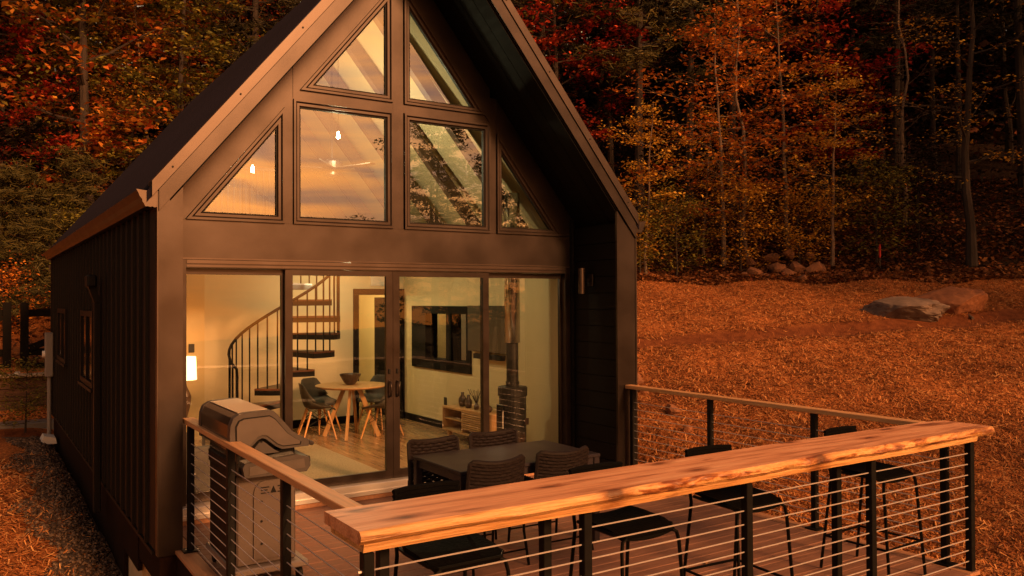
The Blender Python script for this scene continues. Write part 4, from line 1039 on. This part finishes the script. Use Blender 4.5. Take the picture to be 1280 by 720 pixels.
for k in range(16):
    a = random.uniform(0, 6.28); l_ = random.uniform(.05, .13); tw.tube([(5.80, 9.80, .6), (5.80+l_*.5*math.cos(a), 9.80+l_*.5*math.sin(a), .71), (5.80+l_*math.cos(a), 9.80+l_*math.sin(a), .76+random.uniform(0, .06))], .003, 4)
tw.build('twigs', 'bark', vs2)
tv = thing('television', (6.06, 9.85, 1.3), 'flat black television on the right wall above the console', 'television')
MB().box(6.02, 6.06, 9.32, 10.42, 1.30, 1.95, .004).build('screen', 'screen', tv); MB().box(6.061, 6.104, 9.7, 10.0, 1.5, 1.8).build('bracket', 'black_metal', tv)
MB().box(6.01, 6.08, 9.5, 10.25, 1.20, 1.27, .006).build('sound_bar', 'black_metal', tv)
sv = thing('wood_stove', (5.62, 8.62, FZ), 'black cylindrical wood stove with steel flue inside the right glass door', 'stove')
vx, vy = 5.62, 8.62
MB().lathe([(0, 0), (.17, 0), (.17, .80), (.185, .80), (.185, .90), (.17, .912), (0, .912)], (vx, vy, FZ), 28).build('stove_body', 'stove_iron', sv)
MB().box(vx-.19, vx-.165, vy-.08, vy+.08, FZ+.35, FZ+.70, .006).build('stove_door', 'screen', sv)
MB().tube([(vx-.20, vy-.09, FZ+.42), (vx-.20, vy-.09, FZ+.62)], .008, 6).build('handle', 'silver', sv)
MB().box(vx+.06, vx+.12, vy-.18, vy-.166, FZ+.45, FZ+.53).build('plate', 'bronze_trim', sv)
MB().lathe([(.0, 0), (.085, 0), (.085, .06), (.075, .06), (.075, .55), (0, .55)], (vx, vy, FZ+.913), 20).build('flue_collar', 'stove_iron', sv)
MB().tube([(vx, vy, FZ+1.45), (vx, vy, 3.35)], .098, 20).build('flue_pipe', 'pipe_steel', sv, smooth=True)
# --- small wall fittings
for (nm, bx, lb) in (('wall_switch', (2.60, 2.68, 12.435, 12.449, 1.30, 1.42), 'black light switch plate on the wall left of the staircase'),
                 ('wall_outlet', (2.28, 2.36, 12.435, 12.449, .42, .54), 'black outlet plate low on the wall behind the lamp'),
                 ('wall_outlet', (IX1-.014, IX1-.001, 11.2, 11.28, .42, .54), 'black outlet plate on the right wall under the window')):
    o = MB().box(*bx, .003).build(nm, 'outlet_black', at=(bx[0], bx[2], bx[4])); tag(o, lb, 'wall plate')
vn = thing('wall_vent', (5.75, 12.69, 2.40), 'pale wall vent grille above the inner doorway', 'vent')
MB().box(5.50, 5.98, 12.675, 12.699, 2.27, 2.50, .003).build('vent_frame', 'white_plastic', vn)
for k in range(5): MB().box(5.54, 5.94, 12.667, 12.6745, 2.30+k*.038, 2.32+k*.038).build('slat', 'white_plastic', vn)
# --- ceiling fan with its light, two pendant lamps over the loft
fan = thing('ceiling_fan', (3.81, 10.0, 3.7), 'bronze ceiling fan on a long rod behind the gable window', 'ceiling fan')
MB().tube([(3.81, 10.0, 3.80), (3.81, 10.0, 5.55)], .014, 8).build('down_rod', 'black_metal', fan)
MB().lathe([(0, 0), (.09, 0), (.13, .04), (.13, .12), (.05, .16), (0, .16)], (3.81, 10.0, 3.66), 20).build('motor', 'bronze', fan)
for k in range(5):
    a = R(72*k+14); c_, s_ = math.cos(a), math.sin(a)
    MB().bar((3.81+.12*c_, 10+.12*s_, 3.70), (3.81+.62*c_, 10+.62*s_, 3.72), .12, .012).build('blade', 'bronze', fan)
MB().lathe([(0, 0), (.06, .005), (.085, .05), (.08, .085), (0, .085)], (3.81, 10.0, 3.565), 20).build('light_bowl', 'bronze', fan)
def pendant(x, y, z, lb, e, top):
    p = thing('pendant_lamp', (x, y, z), lb, 'lamp')
    MB().lathe([(0, -.03), (.016, -.024), (.022, 0), (.016, .03), (.010, .06), (0, .06)], (x, y, z), 14).build('bulb', 'bulb', p, smooth=True)
    MB().lathe([(0, .06), (.018, .06), (.018, .12), (0, .12)], (x, y, z), 10).build('socket', 'black_metal', p)
    MB().tube([(x, y, z+.12), (x, y, top)], .004, 5).build('cord', 'black_metal', p)
    light('pendant_light', (x, y, z-.13), e, .06)
def light(nm, loc, e, rad, col=(1, .88, .48)):
    l_ = bpy.data.objects.new(nm, bpy.data.lights.new(nm, 'POINT')); COL.objects.link(l_); l_.location = loc
    l_.data.energy = e; l_.data.shadow_soft_size = rad; l_.data.color = col
    return l_
LI = .7
pendant(3.72, 9.55, 4.02, 'bright bulb hanging behind the large left gable window', 46*LI, 5.6)
pendant(2.86, 10.15, 3.62, 'bright bulb hanging behind the small triangular left gable window', 16*LI, 4.4)
pendant(4.66, 11.6, 2.47, 'unseen bulb added under the loft to light the round dining table', 16*LI, 2.599)  # lamp added out of view to brighten the room under the loft
light('lamp_light', (1.945, 9.5, 1.30), 5*LI, .05, (1, .78, .38))
br_ = thing('pendant_lamp', (4.9, 13.6, 2.25), 'bulb lighting the small room beyond the inner doorway', 'lamp')
MB().lathe([(0, -.05), (.035, -.03), (.04, 0), (.02, .05), (0, .05)], (4.9, 13.6, 2.3), 12).build('bulb', 'bulb', br_)
MB().tube([(4.9, 13.6, 2.35), (4.9, 13.6, 2.599)], .004, 5).build('cord', 'black_metal', br_)
light('room_light', (4.9, 13.6, 2.15), 22*LI, .06, (1, .80, .36))

# ================================================================== OUTSIDE: small things
# --- boulders and rocks
def boulder(name, c, size, seed, m, label, cat='boulder', cuts=3, rough=.28, group=None, flat=.0, rot=0):
    bm = bmesh.new(); bmesh.ops.create_icosphere(bm, subdivisions=cuts, radius=1)
    for v in bm.verts:
        p = v.co.copy()
        d = 1+rough*mnoise.noise(p*1.1+Vector((seed*3.1, seed, 0)))+.4*rough*mnoise.noise(p*2.7+Vector((0, seed*2.3, seed)))+.22*rough*mnoise.noise(p*6+Vector((seed, 0, 0)))+.12*rough*mnoise.noise(p*14+Vector((0, 0, seed)))
        q = p*d
        for k in range(7):          # broken faces
            n = Vector((math.sin(seed*2.3+k*2.1), math.cos(seed*1.7+k*2.9), .8*math.sin(seed*1.9+k*1.7)+.25)).normalized(); e = q.dot(n)-(.68+.1*math.sin(seed+k*3.3))
            if e > 0: q -= n*e*.8
        v.co = Vector((q.x*size[0], q.y*size[1], q.z*size[2]))
    me = bpy.data.meshes.new(name); bm.to_mesh(me); bm.free(); me.materials.append(MATS[m])
    me.polygons.foreach_set('use_smooth', [False]*len(me.polygons))
    o = bpy.data.objects.new(name, me); COL.objects.link(o); o.location = c; o.rotation_euler = (0, 0, rot)
    return tag(o, label, cat, group)
boulder('boulder', (17.35, 10.78, GZ(17.35, 10.78)+.06), (1.05, .62, .40), 5, 'boulder_grey', 'big grey boulder lying in the field below the wood', rot=-.95, cuts=5, rough=.42)
boulder('boulder', (18.45, 10.25, GZ(18.45, 10.25)+.06), (.75, .55, .46), 8, 'boulder_red', 'rust coloured boulder beside the big grey boulder', rot=-.95, cuts=5, rough=.42)
RP = [(930, 0, .2), (944, .15, .3), (957, -.1, .24), (972, .3, .34), (985, .1, .26), (997, .35, .36), (1003, -.1, .22), (1022, .3, .34), (1012, .7, .24), (965, .7, .26), (985, .8, .3), (938, .6, .22)]
names_ = ['low rust rock at the left end of the rock pile by the wood', 'squat tan rock near the left end of the rock pile', 'small rock low in the rock pile by the wood', 'round rust rock left of the middle of the rock pile', 'flat rock at the front middle of the rock pile', 'grey tan rock at the middle of the rock pile', 'small rock in front of the grey tan rock', 'biggest orange rock at the right end of the rock pile', 'rock behind the biggest orange rock', 'rust rock at the back of the rock pile, left', 'rust rock at the back of the rock pile, middle', 'dark rock at the back left corner of the rock pile']
for i, (u_, dz, s) in enumerate(RP):
    be = YAW+math.atan((u_-640)/1037); dist = (24.15+dz*2.2)/(.68*math.sin(be)+.73*math.cos(be)); x, y = dist*math.sin(be), dist*math.cos(be)
    boulder('rock', (x, y, GZ(x, y)+s*.12+dz*.2), (s*.9, s*.75, s*.62), 20+i*1.7, 'rock', names_[i], 'rock', cuts=2, rough=.45, group='rocks heaped at the edge of the wood', rot=i*1.3)
for i, (x, y, s, lb) in enumerate(((9.55, 10.75, .15, 'orange rock by the right corner of the cabin, upper of three'), (9.35, 10.35, .12, 'orange rock by the right corner of the cabin, middle of three'), (9.0, 9.3, .13, 'orange rock behind the right railing near the cabin'), (8.6, 8.6, .09, 'dark stub of rock in the straw beside the right pilaster'))):
    boulder('rock', (x, y, GZ(x, y)+s*.4), (s, s*.8, s*.8), 50+i*2.1, 'rock', lb, 'rock', cuts=2, rough=.45, group='rocks in the straw near the cabin', rot=i)
lg = MB().tube([(20.6, 11.5, GZ(20.6, 11.5)+.05), (19.4, 10.9, GZ(19.4, 10.9)+.05), (18.2, 9.62, GZ(18.2, 9.62)+.05)], [.03, .035, .03], 7).build('fallen_pole', 'bark_pale', at=(19.4, 10.6, 1.6)); tag(lg, 'thin pale pole lying along the track below the boulders', 'pole')
fl_ = thing('marker_flag', (21.9, 14.2, GZ(21.9, 14.2)), 'small red marker ribbon on a stake at the edge of the wood', 'marker')
zz = GZ(21.9, 14.2); MB().tube([(21.9, 14.2, zz-.1), (21.9, 14.2, zz+.7)], .012, 5).build('stake', 'bark_pale', fl_); MB().box(21.88, 21.92, 14.18, 14.22, zz+.3, zz+.68).build('ribbon', 'red_flag', fl_)

# --- back yard left of the cabin: timber wall, fence, meter, shrub
rwall = thing('retaining_wall', (-1.0, 19.4, -.4), 'low brown timber retaining wall left of the cabin', 'retaining wall')
for r_ in range(4):
    x = -5+(.6 if r_ % 2 else 0)
    while x < 2.2:
        MB().box(x, min(x+2.35, 2.4), 19.30+.02*r_+random.uniform(-.01, .01), 19.52, -.42+r_*.235, -.19+r_*.235, .012).build('timber', 'timber', rwall); x += 2.37
MB().box(-5, 2.4, 19.20, 19.62, .525, .575, .008).build('cap_board', 'concrete_tan', rwall)
MB().box(-5, 1.9, 18.75, 19.24, -.55, -.33, .03).build('footing', 'grey_plastic', rwall)
fc = thing('fence', (-1, 20.0, .55), 'black timber rail fence on the bank above the retaining wall', 'fence')
px_ = [-4.6, -2.9, -1.2, .62, .93, 2.6]
for x in px_: MB().box(x-.075, x+.075, 19.93, 20.07, .40, 2.02).build('post', 'fence_black', fc)
for a, b in zip(px_[:-1], px_[1:]):
    if b-a < .5: continue
    for z in (1.80, .98, .68): MB().bar((a+.076, 20.0, z), (b-.076, 20.0, z), .05, .15).build('rail', 'fence_black', fc)
    MB().bar((a+.09, 19.965, 1.06), (b-.09, 19.965, 1.72), .04, .14).build('brace', 'fence_black', fc)
for i, (x, lb) in enumerate(((.40, 'left of two small pale solar lights on the retaining wall'), (.78, 'right of two small pale solar lights on the retaining wall'))):
    s_ = MB().lathe([(0, 0), (.045, 0), (.055, .03), (.04, .05), (0, .055)], (x, 19.4, .577), 10).build('solar_light', 'white_plastic', at=(x, 19.4, .577)); tag(s_, lb, 'light', 'solar lights on the retaining wall')
mt = thing('electric_meter', (1.19, 16.9, -.4), 'grey electric meter box on a conduit at the back corner of the cabin', 'meter box')
MB().box(1.10, 1.225, 16.78, 17.02, .70, 1.48, .012).build('meter_box', 'grey_plastic', mt); MB().tube([(1.17, 16.9, -.42), (1.17, 16.9, .70)], .035, 10).build('conduit', 'grey_plastic', mt); MB().tube([(1.10, 16.9, 1.1), (1.06, 16.9, 1.1)], .06, 14).build('meter_dial', 'white_plastic', mt)
MB().box(1.095, 1.0995, 16.84, 16.96, .85, 1.02).build('label_plate', 'outlet_black', mt)
sb_ = MB().prism([(.98, -.40), (1.24, -.40), (1.22, -.30), (1.05, -.26)], 'y', 16.2, 16.62).build('splash_block', 'paper_white', at=(1.1, 16.4, -.4)); tag(sb_, 'small white drain block on the gravel beside the back corner', 'drain block')

# ================================================================== TREES
trng = np.random.default_rng(11)
def leaf_quads(C, size, flat, r):
    """one diamond leaf per centre; flat = how level the leaves lie"""
    n = len(C); a = r.uniform(0, 6.283, n); s = r.uniform(.55, 1.25, n)*size
    nrm = r.normal(0, 1, (n, 3)); nrm[:, 2] = np.abs(nrm[:, 2])+flat; nrm /= np.linalg.norm(nrm, axis=1)[:, None]
    t = np.stack([np.cos(a), np.sin(a), np.zeros(n)], 1); t -= nrm*(t*nrm).sum(1)[:, None]; t /= np.linalg.norm(t, axis=1)[:, None]
    b = np.cross(nrm, t)
    L_ = s[:, None]; w = s[:, None]*.62
    fold = nrm*(s*.12)[:, None]
    P = np.stack([C-t*L_*.5, C+b*w*.5+fold+t*L_*.08, C+t*L_*.55, C-b*w*.5+fold+t*L_*.08], 1).reshape(-1, 3)
    return P
def grow(seed, H, trunk_r, crown0, spread, nl, leaf, nleaf, kind, lean=.04, flat=1.3, clump=(.46, .15), wig=.05, pale=False):
    """trunk + limbs mesh and leaf mesh of one tree, base at the origin"""
    r = np.random.default_rng(seed); tb = MB()
    n = 9; pts = []; az = r.uniform(0, 6.28); x = y = 0.
    for i in range(n+1):
        t = i/n; pts.append((x+lean*H*t*math.cos(az), y+lean*H*t*math.sin(az), H*t-.25*(i == 0)))
        x += r.normal(0, wig*H/n); y += r.normal(0, wig*H/n)
    rad = [trunk_r*(1.25 if i == 0 else 1)*(1-.85*i/n) for i in range(n+1)]
    tb.tube(pts, rad, 8)
    def tp(t):
        k = min(int(t*n), n-1); q = t*n-k; return Vector(pts[k]).lerp(Vector(pts[k+1]), q)
    tips = []
    for k in range(nl):
        t = crown0+(1-crown0)*((k+r.uniform(0, .8))/nl)*.97; p = tp(t); a = k*2.4+r.normal(0, .5)
        prof = math.sin(math.pi*min(1, (t-crown0)/(1-crown0)*.85+.15))**.7 if kind != 'pine' else (1-.75*(t-crown0)/(1-crown0))
        ln = spread*prof*r.uniform(.65, 1.15)
        up = r.uniform(.05, .45) if kind != 'pine' else r.uniform(-.12, .12)
        d = Vector((math.cos(a), math.sin(a), up)).normalized(); q = [p]
        for j in range(4):
            d = (d+Vector(r.normal(0, .16, 3))+Vector((0, 0, .04))).normalized(); q.append(q[-1]+d*ln/4)
        r0 = max(.012, trunk_r*(1-.85*t)*.45)
        tb.tube(q, [r0, r0*.75, r0*.5, r0*.35, r0*.15], 5, cap=False)
        for j in range(1, 5):
            tips.append(q[j])
            for s_ in range(2 if j < 4 else 1):
                a2 = math.atan2(d.y, d.x)+r.choice((-1, 1))*r.uniform(.5, 1.2); l2 = ln*r.uniform(.18, .4)
                e = q[j]+Vector((math.cos(a2)*l2, math.sin(a2)*l2, l2*r.uniform(-.1, .35)))
                tb.tube([q[j], q[j].lerp(e, .5)+Vector((0, 0, .03)), e], [r0*.35, r0*.22, r0*.08], 4, cap=False); tips.append(e)
    tips.append(Vector(pts[-1]))
    tips = np.array([v[:] for v in tips]); m = len(tips)
    wgt = r.uniform(.1, 1, m)**1.5; wgt /= wgt.sum()
    idx = r.choice(m, nleaf, p=wgt)
    rc = r.uniform(.55, 1.3, m)*clump[0]
    off = r.normal(0, .5, (nleaf, 3))*rc[idx][:, None]; off[:, 2] *= clump[1]/clump[0]
    # clumps droop a little outward
    C = tips[idx]+off; C[:, 2] -= .12*np.hypot(off[:, 0], off[:, 1])
    C = C[C[:, 2] > .15]; idx = idx[:len(C)]
    P = leaf_quads(C, leaf, flat, r)
    base = r.uniform(0, 1, m)
    rv = np.clip(.55*base[r.integers(0, m, len(C))]*0+.5*base[idx[:len(C)]]+.5*r.uniform(0, 1, len(C)), 0, 1)
    return tb.mesh('trunk', 'bark_pale' if pale else 'bark'), P, rv
def needle_mesh(seed, H, crown0, spread, nl, nn_):
    tm, P, rv = grow(seed, H, .17, crown0, spread, nl, .2, nn_, 'pine', lean=.01, flat=.3, clump=(.5, .22), wig=.015)
    return tm, P, rv
KINDS = {}
def kind(name, _m, *a, **k):
    tm, P, rv = grow(*a, **k); KINDS[name] = (tm, P, rv, {})
def crown_of(name, matn):
    tm, P, rv, d = KINDS[name]
    if matn not in d: d[matn] = quad_mesh('crown', P, np.arange(len(P)).reshape(-1, 4), rv, matn)
    return d[matn]
#          seed  H   r    c0   spread nl leaf nleaf
kind('maple_a', 0, 1, 11, .13, .16, 2.7, 26, .165, 6500, 'd')
kind('maple_b', 0, 2, 12, .15, .22, 3.0, 26, .165, 6500, 'd')
kind('maple_c', 0, 3, 9, .10, .12, 2.3, 24, .15, 5600, 'd')
kind('small_a', 0, 4, 5.2, .05, .10, 1.5, 20, .10, 3000, 'd', pale=True)
kind('small_b', 0, 5, 6.2, .06, .2, 1.9, 20, .115, 2600, 'd', pale=True)
kind('shrub_a', 0, 6, 2.6, .03, .05, 1.1, 18, .085, 2200, 'd', clump=(.4, .25))
kind('shrub_b', 0, 7, 1.7, .025, .05, .9, 14, .075, 2000, 'd', clump=(.35, .25))
kind('sparse_a', 0, 8, 10, .14, .25, 2.4, 20, .11, 1500, 'd', wig=.07)
kind('sparse_b', 0, 9, 8, .07, .2, 2.2, 22, .11, 1900, 'd', wig=.09, pale=True)
kind('tall_bare', 0, 10, 15, .11, .45, 2.2, 16, .12, 1600, 'd', wig=.02, lean=.015)
def pine(name, seed, H, c0, sp, nl, nn_):
    tm, P, rv = grow(seed, H, .16 if H > 8 else .06, c0, sp, nl, .17, nn_, 'pine', lean=.012, flat=.2, clump=(.42, .13), wig=.012)
    # needles: long thin quads instead of leaves
    Q = P.reshape(-1, 4, 3); mid = Q.mean(1, keepdims=True); ax = (Q[:, 2:3]-Q[:, 0:1]); sd = (Q[:, 1:2]-Q[:, 3:4])
    Q2 = np.concatenate([mid-ax*.7-sd*.12, mid-ax*.7+sd*.12, mid+ax*.7+sd*.10, mid+ax*.7-sd*.10], 1)
    KINDS[name] = (tm, Q2.reshape(-1, 3), rv, {})
pine('pine_tall', 21, 15, .30, 2.6, 44, 12000)
pine('pine_young', 22, 5.5, .06, 1.6, 40, 11000)
def tree(k, matn, x, y, label, group, scale=1., rot=None, cat='tree', name='tree', zs=1.):
    z = GZ(x, y)
    rt = thing(name, (x, y, z), label, cat, group); rt.rotation_euler = (0, 0, trng.uniform(0, 6.28) if rot is None else rot); rt.scale = (scale, scale, scale*zs)
    piece('trunk', KINDS[k][0], rt); piece('crown', crown_of(k, matn), rt)
    return rt
def sp(u_, s_):
    """point on the field side: along bearing of picture column u_, at slope distance s_"""
    be = YAW+math.atan((u_-640)/1037); d = s_/(.68*math.sin(be)+.73*math.cos(be)); return d*math.sin(be), d*math.cos(be)
G1 = 'trees at the edge of the wood behind the field'
for (k, m, u_, s_, sc_, nm, lb) in (
    ('small_a', 'leaf_yellow', 808, 24.6, 1.0, 'maple_tree', 'small yellow leaved tree beside the right corner of the roof'),
    ('small_b', 'leaf_orange', 905, 25.6, 1.25, 'maple_tree', 'orange leaved small tree behind the left part of the rock pile'),
    ('small_b', 'leaf_orange', 985, 27.0, 1.35, 'maple_tree', 'broad orange tree above the rock pile'),
    ('small_a', 'leaf_yellow', 880, 26.5, .9, 'maple_tree', 'olive yellow tree between the yellow tree and the orange tree'),
    ('shrub_a', 'leaf_olive', 845, 24.5, 1.0, 'shrub', 'green yellow shrub at the wood edge left of the rock pile'),
    ('shrub_a', 'leaf_yellow', 925, 25.0, 1.1, 'shrub', 'yellow shrub directly behind the rock pile'),
    ('shrub_b', 'leaf_olive', 800, 24.3, 1.1, 'shrub', 'low green shrub under the yellow tree'),
    ('small_b', 'leaf_yellow', 1040, 25.4, .95, 'maple_tree', 'thin pale stemmed sapling with sparse yellow leaves right of the rocks'),
    ('shrub_a', 'leaf_olive', 1095, 25.6, 1.2, 'shrub', 'olive shrub behind the big grey boulder'),
    ('shrub_b', 'leaf_yellow', 1000, 25.3, 1.3, 'shrub', 'loose yellow shrub at the right end of the rock pile'),
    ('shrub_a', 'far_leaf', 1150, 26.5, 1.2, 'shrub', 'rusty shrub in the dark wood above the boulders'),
    ('sparse_a', 'leaf_yellow', 1215, 25.4, 1.0, 'bare_tree', 'nearly bare thick trunked tree at the right edge of the wood'),
    ('sparse_b', 'leaf_orange', 935, 26.2, 1.1, 'bare_tree', 'thin crooked nearly bare tree with pale branches behind the rock pile'),
    ('pine_tall', 'needles', 800, 30, 1.15, 'pine_tree', 'tall pine with thick bare trunk behind the yellow tree'),
    ('pine_tall', 'needles', 915, 31, 1.0, 'pine_tree', 'dark pine with green sprays above the orange trees'),
    ('maple_a', 'leaf_red', 700, 30, 1.05, 'maple_tree', 'red maple showing right of the roof slope'),
    ('maple_b', 'leaf_red', 745, 34, 1.1, 'maple_tree', 'deep red maple behind the tall pine'),
    ('maple_c', 'leaf_red', 1030, 31, 1.25, 'maple_tree', 'tall red maple high above the sapling with pale stem'),
    ('maple_a', 'leaf_red', 1075, 34, 1.15, 'maple_tree', 'dark red maple beyond the olive shrub'),
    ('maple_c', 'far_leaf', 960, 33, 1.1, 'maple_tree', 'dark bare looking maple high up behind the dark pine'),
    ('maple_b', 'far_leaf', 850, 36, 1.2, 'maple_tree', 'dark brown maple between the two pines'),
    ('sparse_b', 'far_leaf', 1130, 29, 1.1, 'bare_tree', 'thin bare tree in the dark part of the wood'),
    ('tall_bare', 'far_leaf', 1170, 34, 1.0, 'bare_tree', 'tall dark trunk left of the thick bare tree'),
    ('pine_tall', 'needles_shaded', 1283, 33, 1.15, 'pine_tree', 'dark pine cut off by the right edge of the wood')):
    x, y = sp(u_, s_); tree(k, m, x, y, lb, G1, sc_, name=nm, cat='shrub' if nm == 'shrub' else 'tree')
G2 = 'trees on the hill behind the cabin'
def lp_(u_, y): be = YAW+math.atan((u_-640)/1037); return y*math.tan(be), y
for (k, m, u_, y, sc_, nm, lb) in (
    ('pine_young', 'needles', 22, 23.2, .72, 'pine_tree', 'young green pine behind the black fence'),
    ('pine_young', 'needles', 92, 25.0, .72, 'pine_tree', 'young green pine behind the back corner of the roof'),
    ('maple_c', 'leaf_red', 0, 27.5, .9, 'maple_tree', 'red maple at the left edge behind the young pine'),
    ('maple_c', 'leaf_mixed', 165, 29, .9, 'maple_tree', 'red and orange maple with low sprays above the roof eave'),
    ('maple_c', 'leaf_olive', 90, 28.5, 1.0, 'maple_tree', 'green maple between the red maple and the roof'),
    ('maple_a', 'leaf_olive', 60, 29.5, 1.1, 'maple_tree', 'olive green maple high on the left'),
    ('maple_b', 'leaf_orange', 135, 31, 1.0, 'maple_tree', 'orange leaved maple high on the left hill'),
    ('maple_a', 'leaf_mixed', 215, 30, 1.0, 'maple_tree', 'loose orange brown maple above the left roof slope'),
    ('small_b', 'leaf_orange', 290, 30, 1.6, 'maple_tree', 'bright orange tree just above the middle of the left roof slope'),
    ('maple_b', 'leaf_olive', 270, 35, 1.0, 'maple_tree', 'green yellow maple near the top of the left roof slope'),
    ('tall_bare', 'leaf_mixed', 235, 31, 1.0, 'bare_tree', 'tall bare trunk above the left roof, left of two'),
    ('tall_bare', 'leaf_mixed', 258, 33, 1.05, 'bare_tree', 'tall bare trunk above the left roof, right of two'),
    ('sparse_b', 'leaf_yellow', 195, 28, 1.1, 'bare_tree', 'thin pale branched tree leaning above the left roof'),
    ('maple_c', 'leaf_red', 345, 33, 1.1, 'maple_tree', 'dark red maple close to the top of the left roof slope'),
    ('maple_b', 'leaf_red', -40, 31, 1.1, 'maple_tree', 'bright red maple cut off by the left edge'),
    ('shrub_a', 'leaf_olive', 60, 23.8, 1.2, 'shrub', 'green shrub on the bank right behind the fence'),
    ('shrub_b', 'leaf_orange', 5, 22.3, 1.0, 'shrub', 'rusty shrub on the bank at the left edge behind the fence')):
    x, yy_ = lp_(u_, y); tree(k, m, x, yy_, lb, G2, sc_, name=nm, cat='shrub' if nm == 'shrub' else 'tree')
x, yy_ = 0.87, 18.3
tree('shrub_b', 'leaf_olive', x, yy_, 'dark small shrub in front of the timber retaining wall', None, .8, name='shrub', cat='shrub')
# deeper rows: dim trees nothing tells apart
LBL = {'maple_a': 'dim autumn tree deep in the wood, seen only through the front trees', 'pine_tall': 'dim pine deep in the wood, seen only through the front trees', 'tall_bare': 'dim bare trunk deep in the wood, seen only through the front trees'}
for row, (s0, n_) in enumerate(((33, 19), (38, 22), (44, 24), (52, 27))):
    for i in range(n_):
        be = R(-16+90*(i+trng.uniform(.1, .9))/n_)
        if be < R(30): d = (s0-6)/math.cos(be)
        else: d = s0/(.68*math.sin(be)+.73*math.cos(be))
        d += trng.uniform(-1.5, 1.5); x, y = d*math.sin(be), d*math.cos(be)
        right = be > R(36)
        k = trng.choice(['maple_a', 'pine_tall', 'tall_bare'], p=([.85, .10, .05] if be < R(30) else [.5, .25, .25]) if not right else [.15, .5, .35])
        m = {'maple_a': trng.choice(['leaf_mixed', 'far_leaf', 'leaf_olive', 'far_leaf', 'leaf_red']) if not right else 'far_leaf', 'pine_tall': 'needles_shaded', 'tall_bare': 'far_leaf'}[k]
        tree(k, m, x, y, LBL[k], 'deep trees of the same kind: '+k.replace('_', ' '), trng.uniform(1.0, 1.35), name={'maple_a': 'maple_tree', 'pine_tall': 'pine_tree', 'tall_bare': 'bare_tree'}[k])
# understory brush that nobody could count
n_ = 45000
be = np.radians(trng.uniform(-4, 70, n_)); s_ = trng.uniform(26, 60, n_)
d = np.where(be < R(30), (s_-2.5)/np.cos(be), s_/(.68*np.sin(be)+.73*np.cos(be)))
cl = .5+.5*np.sin(1.1*d+7*be*10)*np.sin(23*be+.7*d)
z = np.abs(trng.normal(0, 1.0, n_))*(1.2+2.2*cl)
C = np.stack([d*np.sin(be), d*np.cos(be), gz(d*np.sin(be), d*np.cos(be))+z], 1)
P = leaf_quads(C, .16, .8, trng)
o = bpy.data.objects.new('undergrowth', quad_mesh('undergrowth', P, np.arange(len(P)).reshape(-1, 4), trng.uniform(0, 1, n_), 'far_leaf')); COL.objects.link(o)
tag(o, 'dense dim undergrowth filling the wood between the trunks', 'undergrowth', kind='stuff')
# far wooded ridge closing the hill top
n_ = 165000
be = np.radians(trng.uniform(-25, 80, n_)); d = trng.uniform(62, 75, n_)
C = np.stack([d*np.sin(be), d*np.cos(be), gz(d*np.sin(be), d*np.cos(be))+trng.uniform(0, 1, n_)**1.1*22], 1)
P = leaf_quads(C, .55, .5, trng)
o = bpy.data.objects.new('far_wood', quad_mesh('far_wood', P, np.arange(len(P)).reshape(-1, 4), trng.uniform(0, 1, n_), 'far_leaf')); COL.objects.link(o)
tag(o, 'far dark wood closing the hill top behind everything', 'wood', kind='stuff')
n_ = 45000
be = np.radians(trng.uniform(50, 72, n_)); d = trng.uniform(42, 60, n_)
C = np.stack([d*np.sin(be), d*np.cos(be), gz(d*np.sin(be), d*np.cos(be))+trng.uniform(0, 1, n_)*17], 1)
P = leaf_quads(C, .5, .5, trng)
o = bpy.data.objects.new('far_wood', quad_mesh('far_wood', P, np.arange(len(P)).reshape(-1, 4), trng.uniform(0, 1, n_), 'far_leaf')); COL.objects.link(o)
tag(o, 'near black wood deep behind the trees at the right', 'wood', kind='stuff')
# trees of the valley side mirrored in the glass, and others added for shade
G3 = 'trees across the deck, mirrored in the glass'
for (k, m, x, y, sc_, lb) in (('pine_tall', 'needles', 13.5, -9.5, .66, 'pine standing before the deck, mirrored in the right gable window'), ('maple_a', 'leaf_olive', 19, -11, 1.1, 'broad tree right of the pine before the deck'),
                  ('pine_tall', 'needles', 24, -10, 1.2, 'tall pine farthest right before the deck'), ('maple_b', 'leaf_olive', 29, -9, 1.2, 'broad tree farthest right before the deck'), ('maple_a', 'leaf_olive', 12.2, -7.0, .85, 'broad tree added before the deck to shade the near field'), ('maple_c', 'leaf_olive', 5.6, -17, .62, 'small tree before the deck, mirrored in the left door'), ('pine_tall', 'needles', 33, -4, 1.3, 'tall pine at the right end of the field'),  # the maple nearest the field is added to shade it
                  ('maple_a', 'leaf_olive', .1, -5.6, 1.15, 'unseen tree added behind the viewer to shade the left ground, nearer of two'), ('maple_b', 'leaf_olive', -2.2, -7.5, 1.1, 'unseen tree added behind the viewer to shade the left ground, farther of two')):  # unseen pair, added to shade the ground left of the cabin
    tree(k, m, x, y, lb, G3, sc_)
for i, (k, x, y, sc_) in enumerate((('maple_a', 20.8, 4.2, 1.1), ('maple_b', 23.2, 5.8, 1.25), ('maple_a', 26, 7.2, 1.3), ('maple_b', 29, 9, 1.35), ('maple_a', 32, 11, 1.3), ('pine_tall', 24.5, 2.5, 1.2), ('maple_b', 28, 4.5, 1.35), ('pine_tall', 33, 7.5, 1.3), ('maple_a', 36, 13, 1.3))):  # unseen trees added to throw shade on the right of wood and field
    tree(k, 'needles' if k == 'pine_tall' else 'leaf_olive', x, y, 'unseen tree added to shade the right end of the field', 'unseen trees added to shade the right end of the field', sc_)
for i in range(14):
    x = 25.5+i*1.6; y = -25-trng.uniform(0, 6); k = ['pine_tall', 'maple_b', 'maple_a'][i % 3]
    tree(k, 'needles' if k == 'pine_tall' else 'leaf_olive', x, y, 'dark tree of the valley wood across the deck', 'trees of the valley wood across the deck', trng.uniform(.95, 1.2))
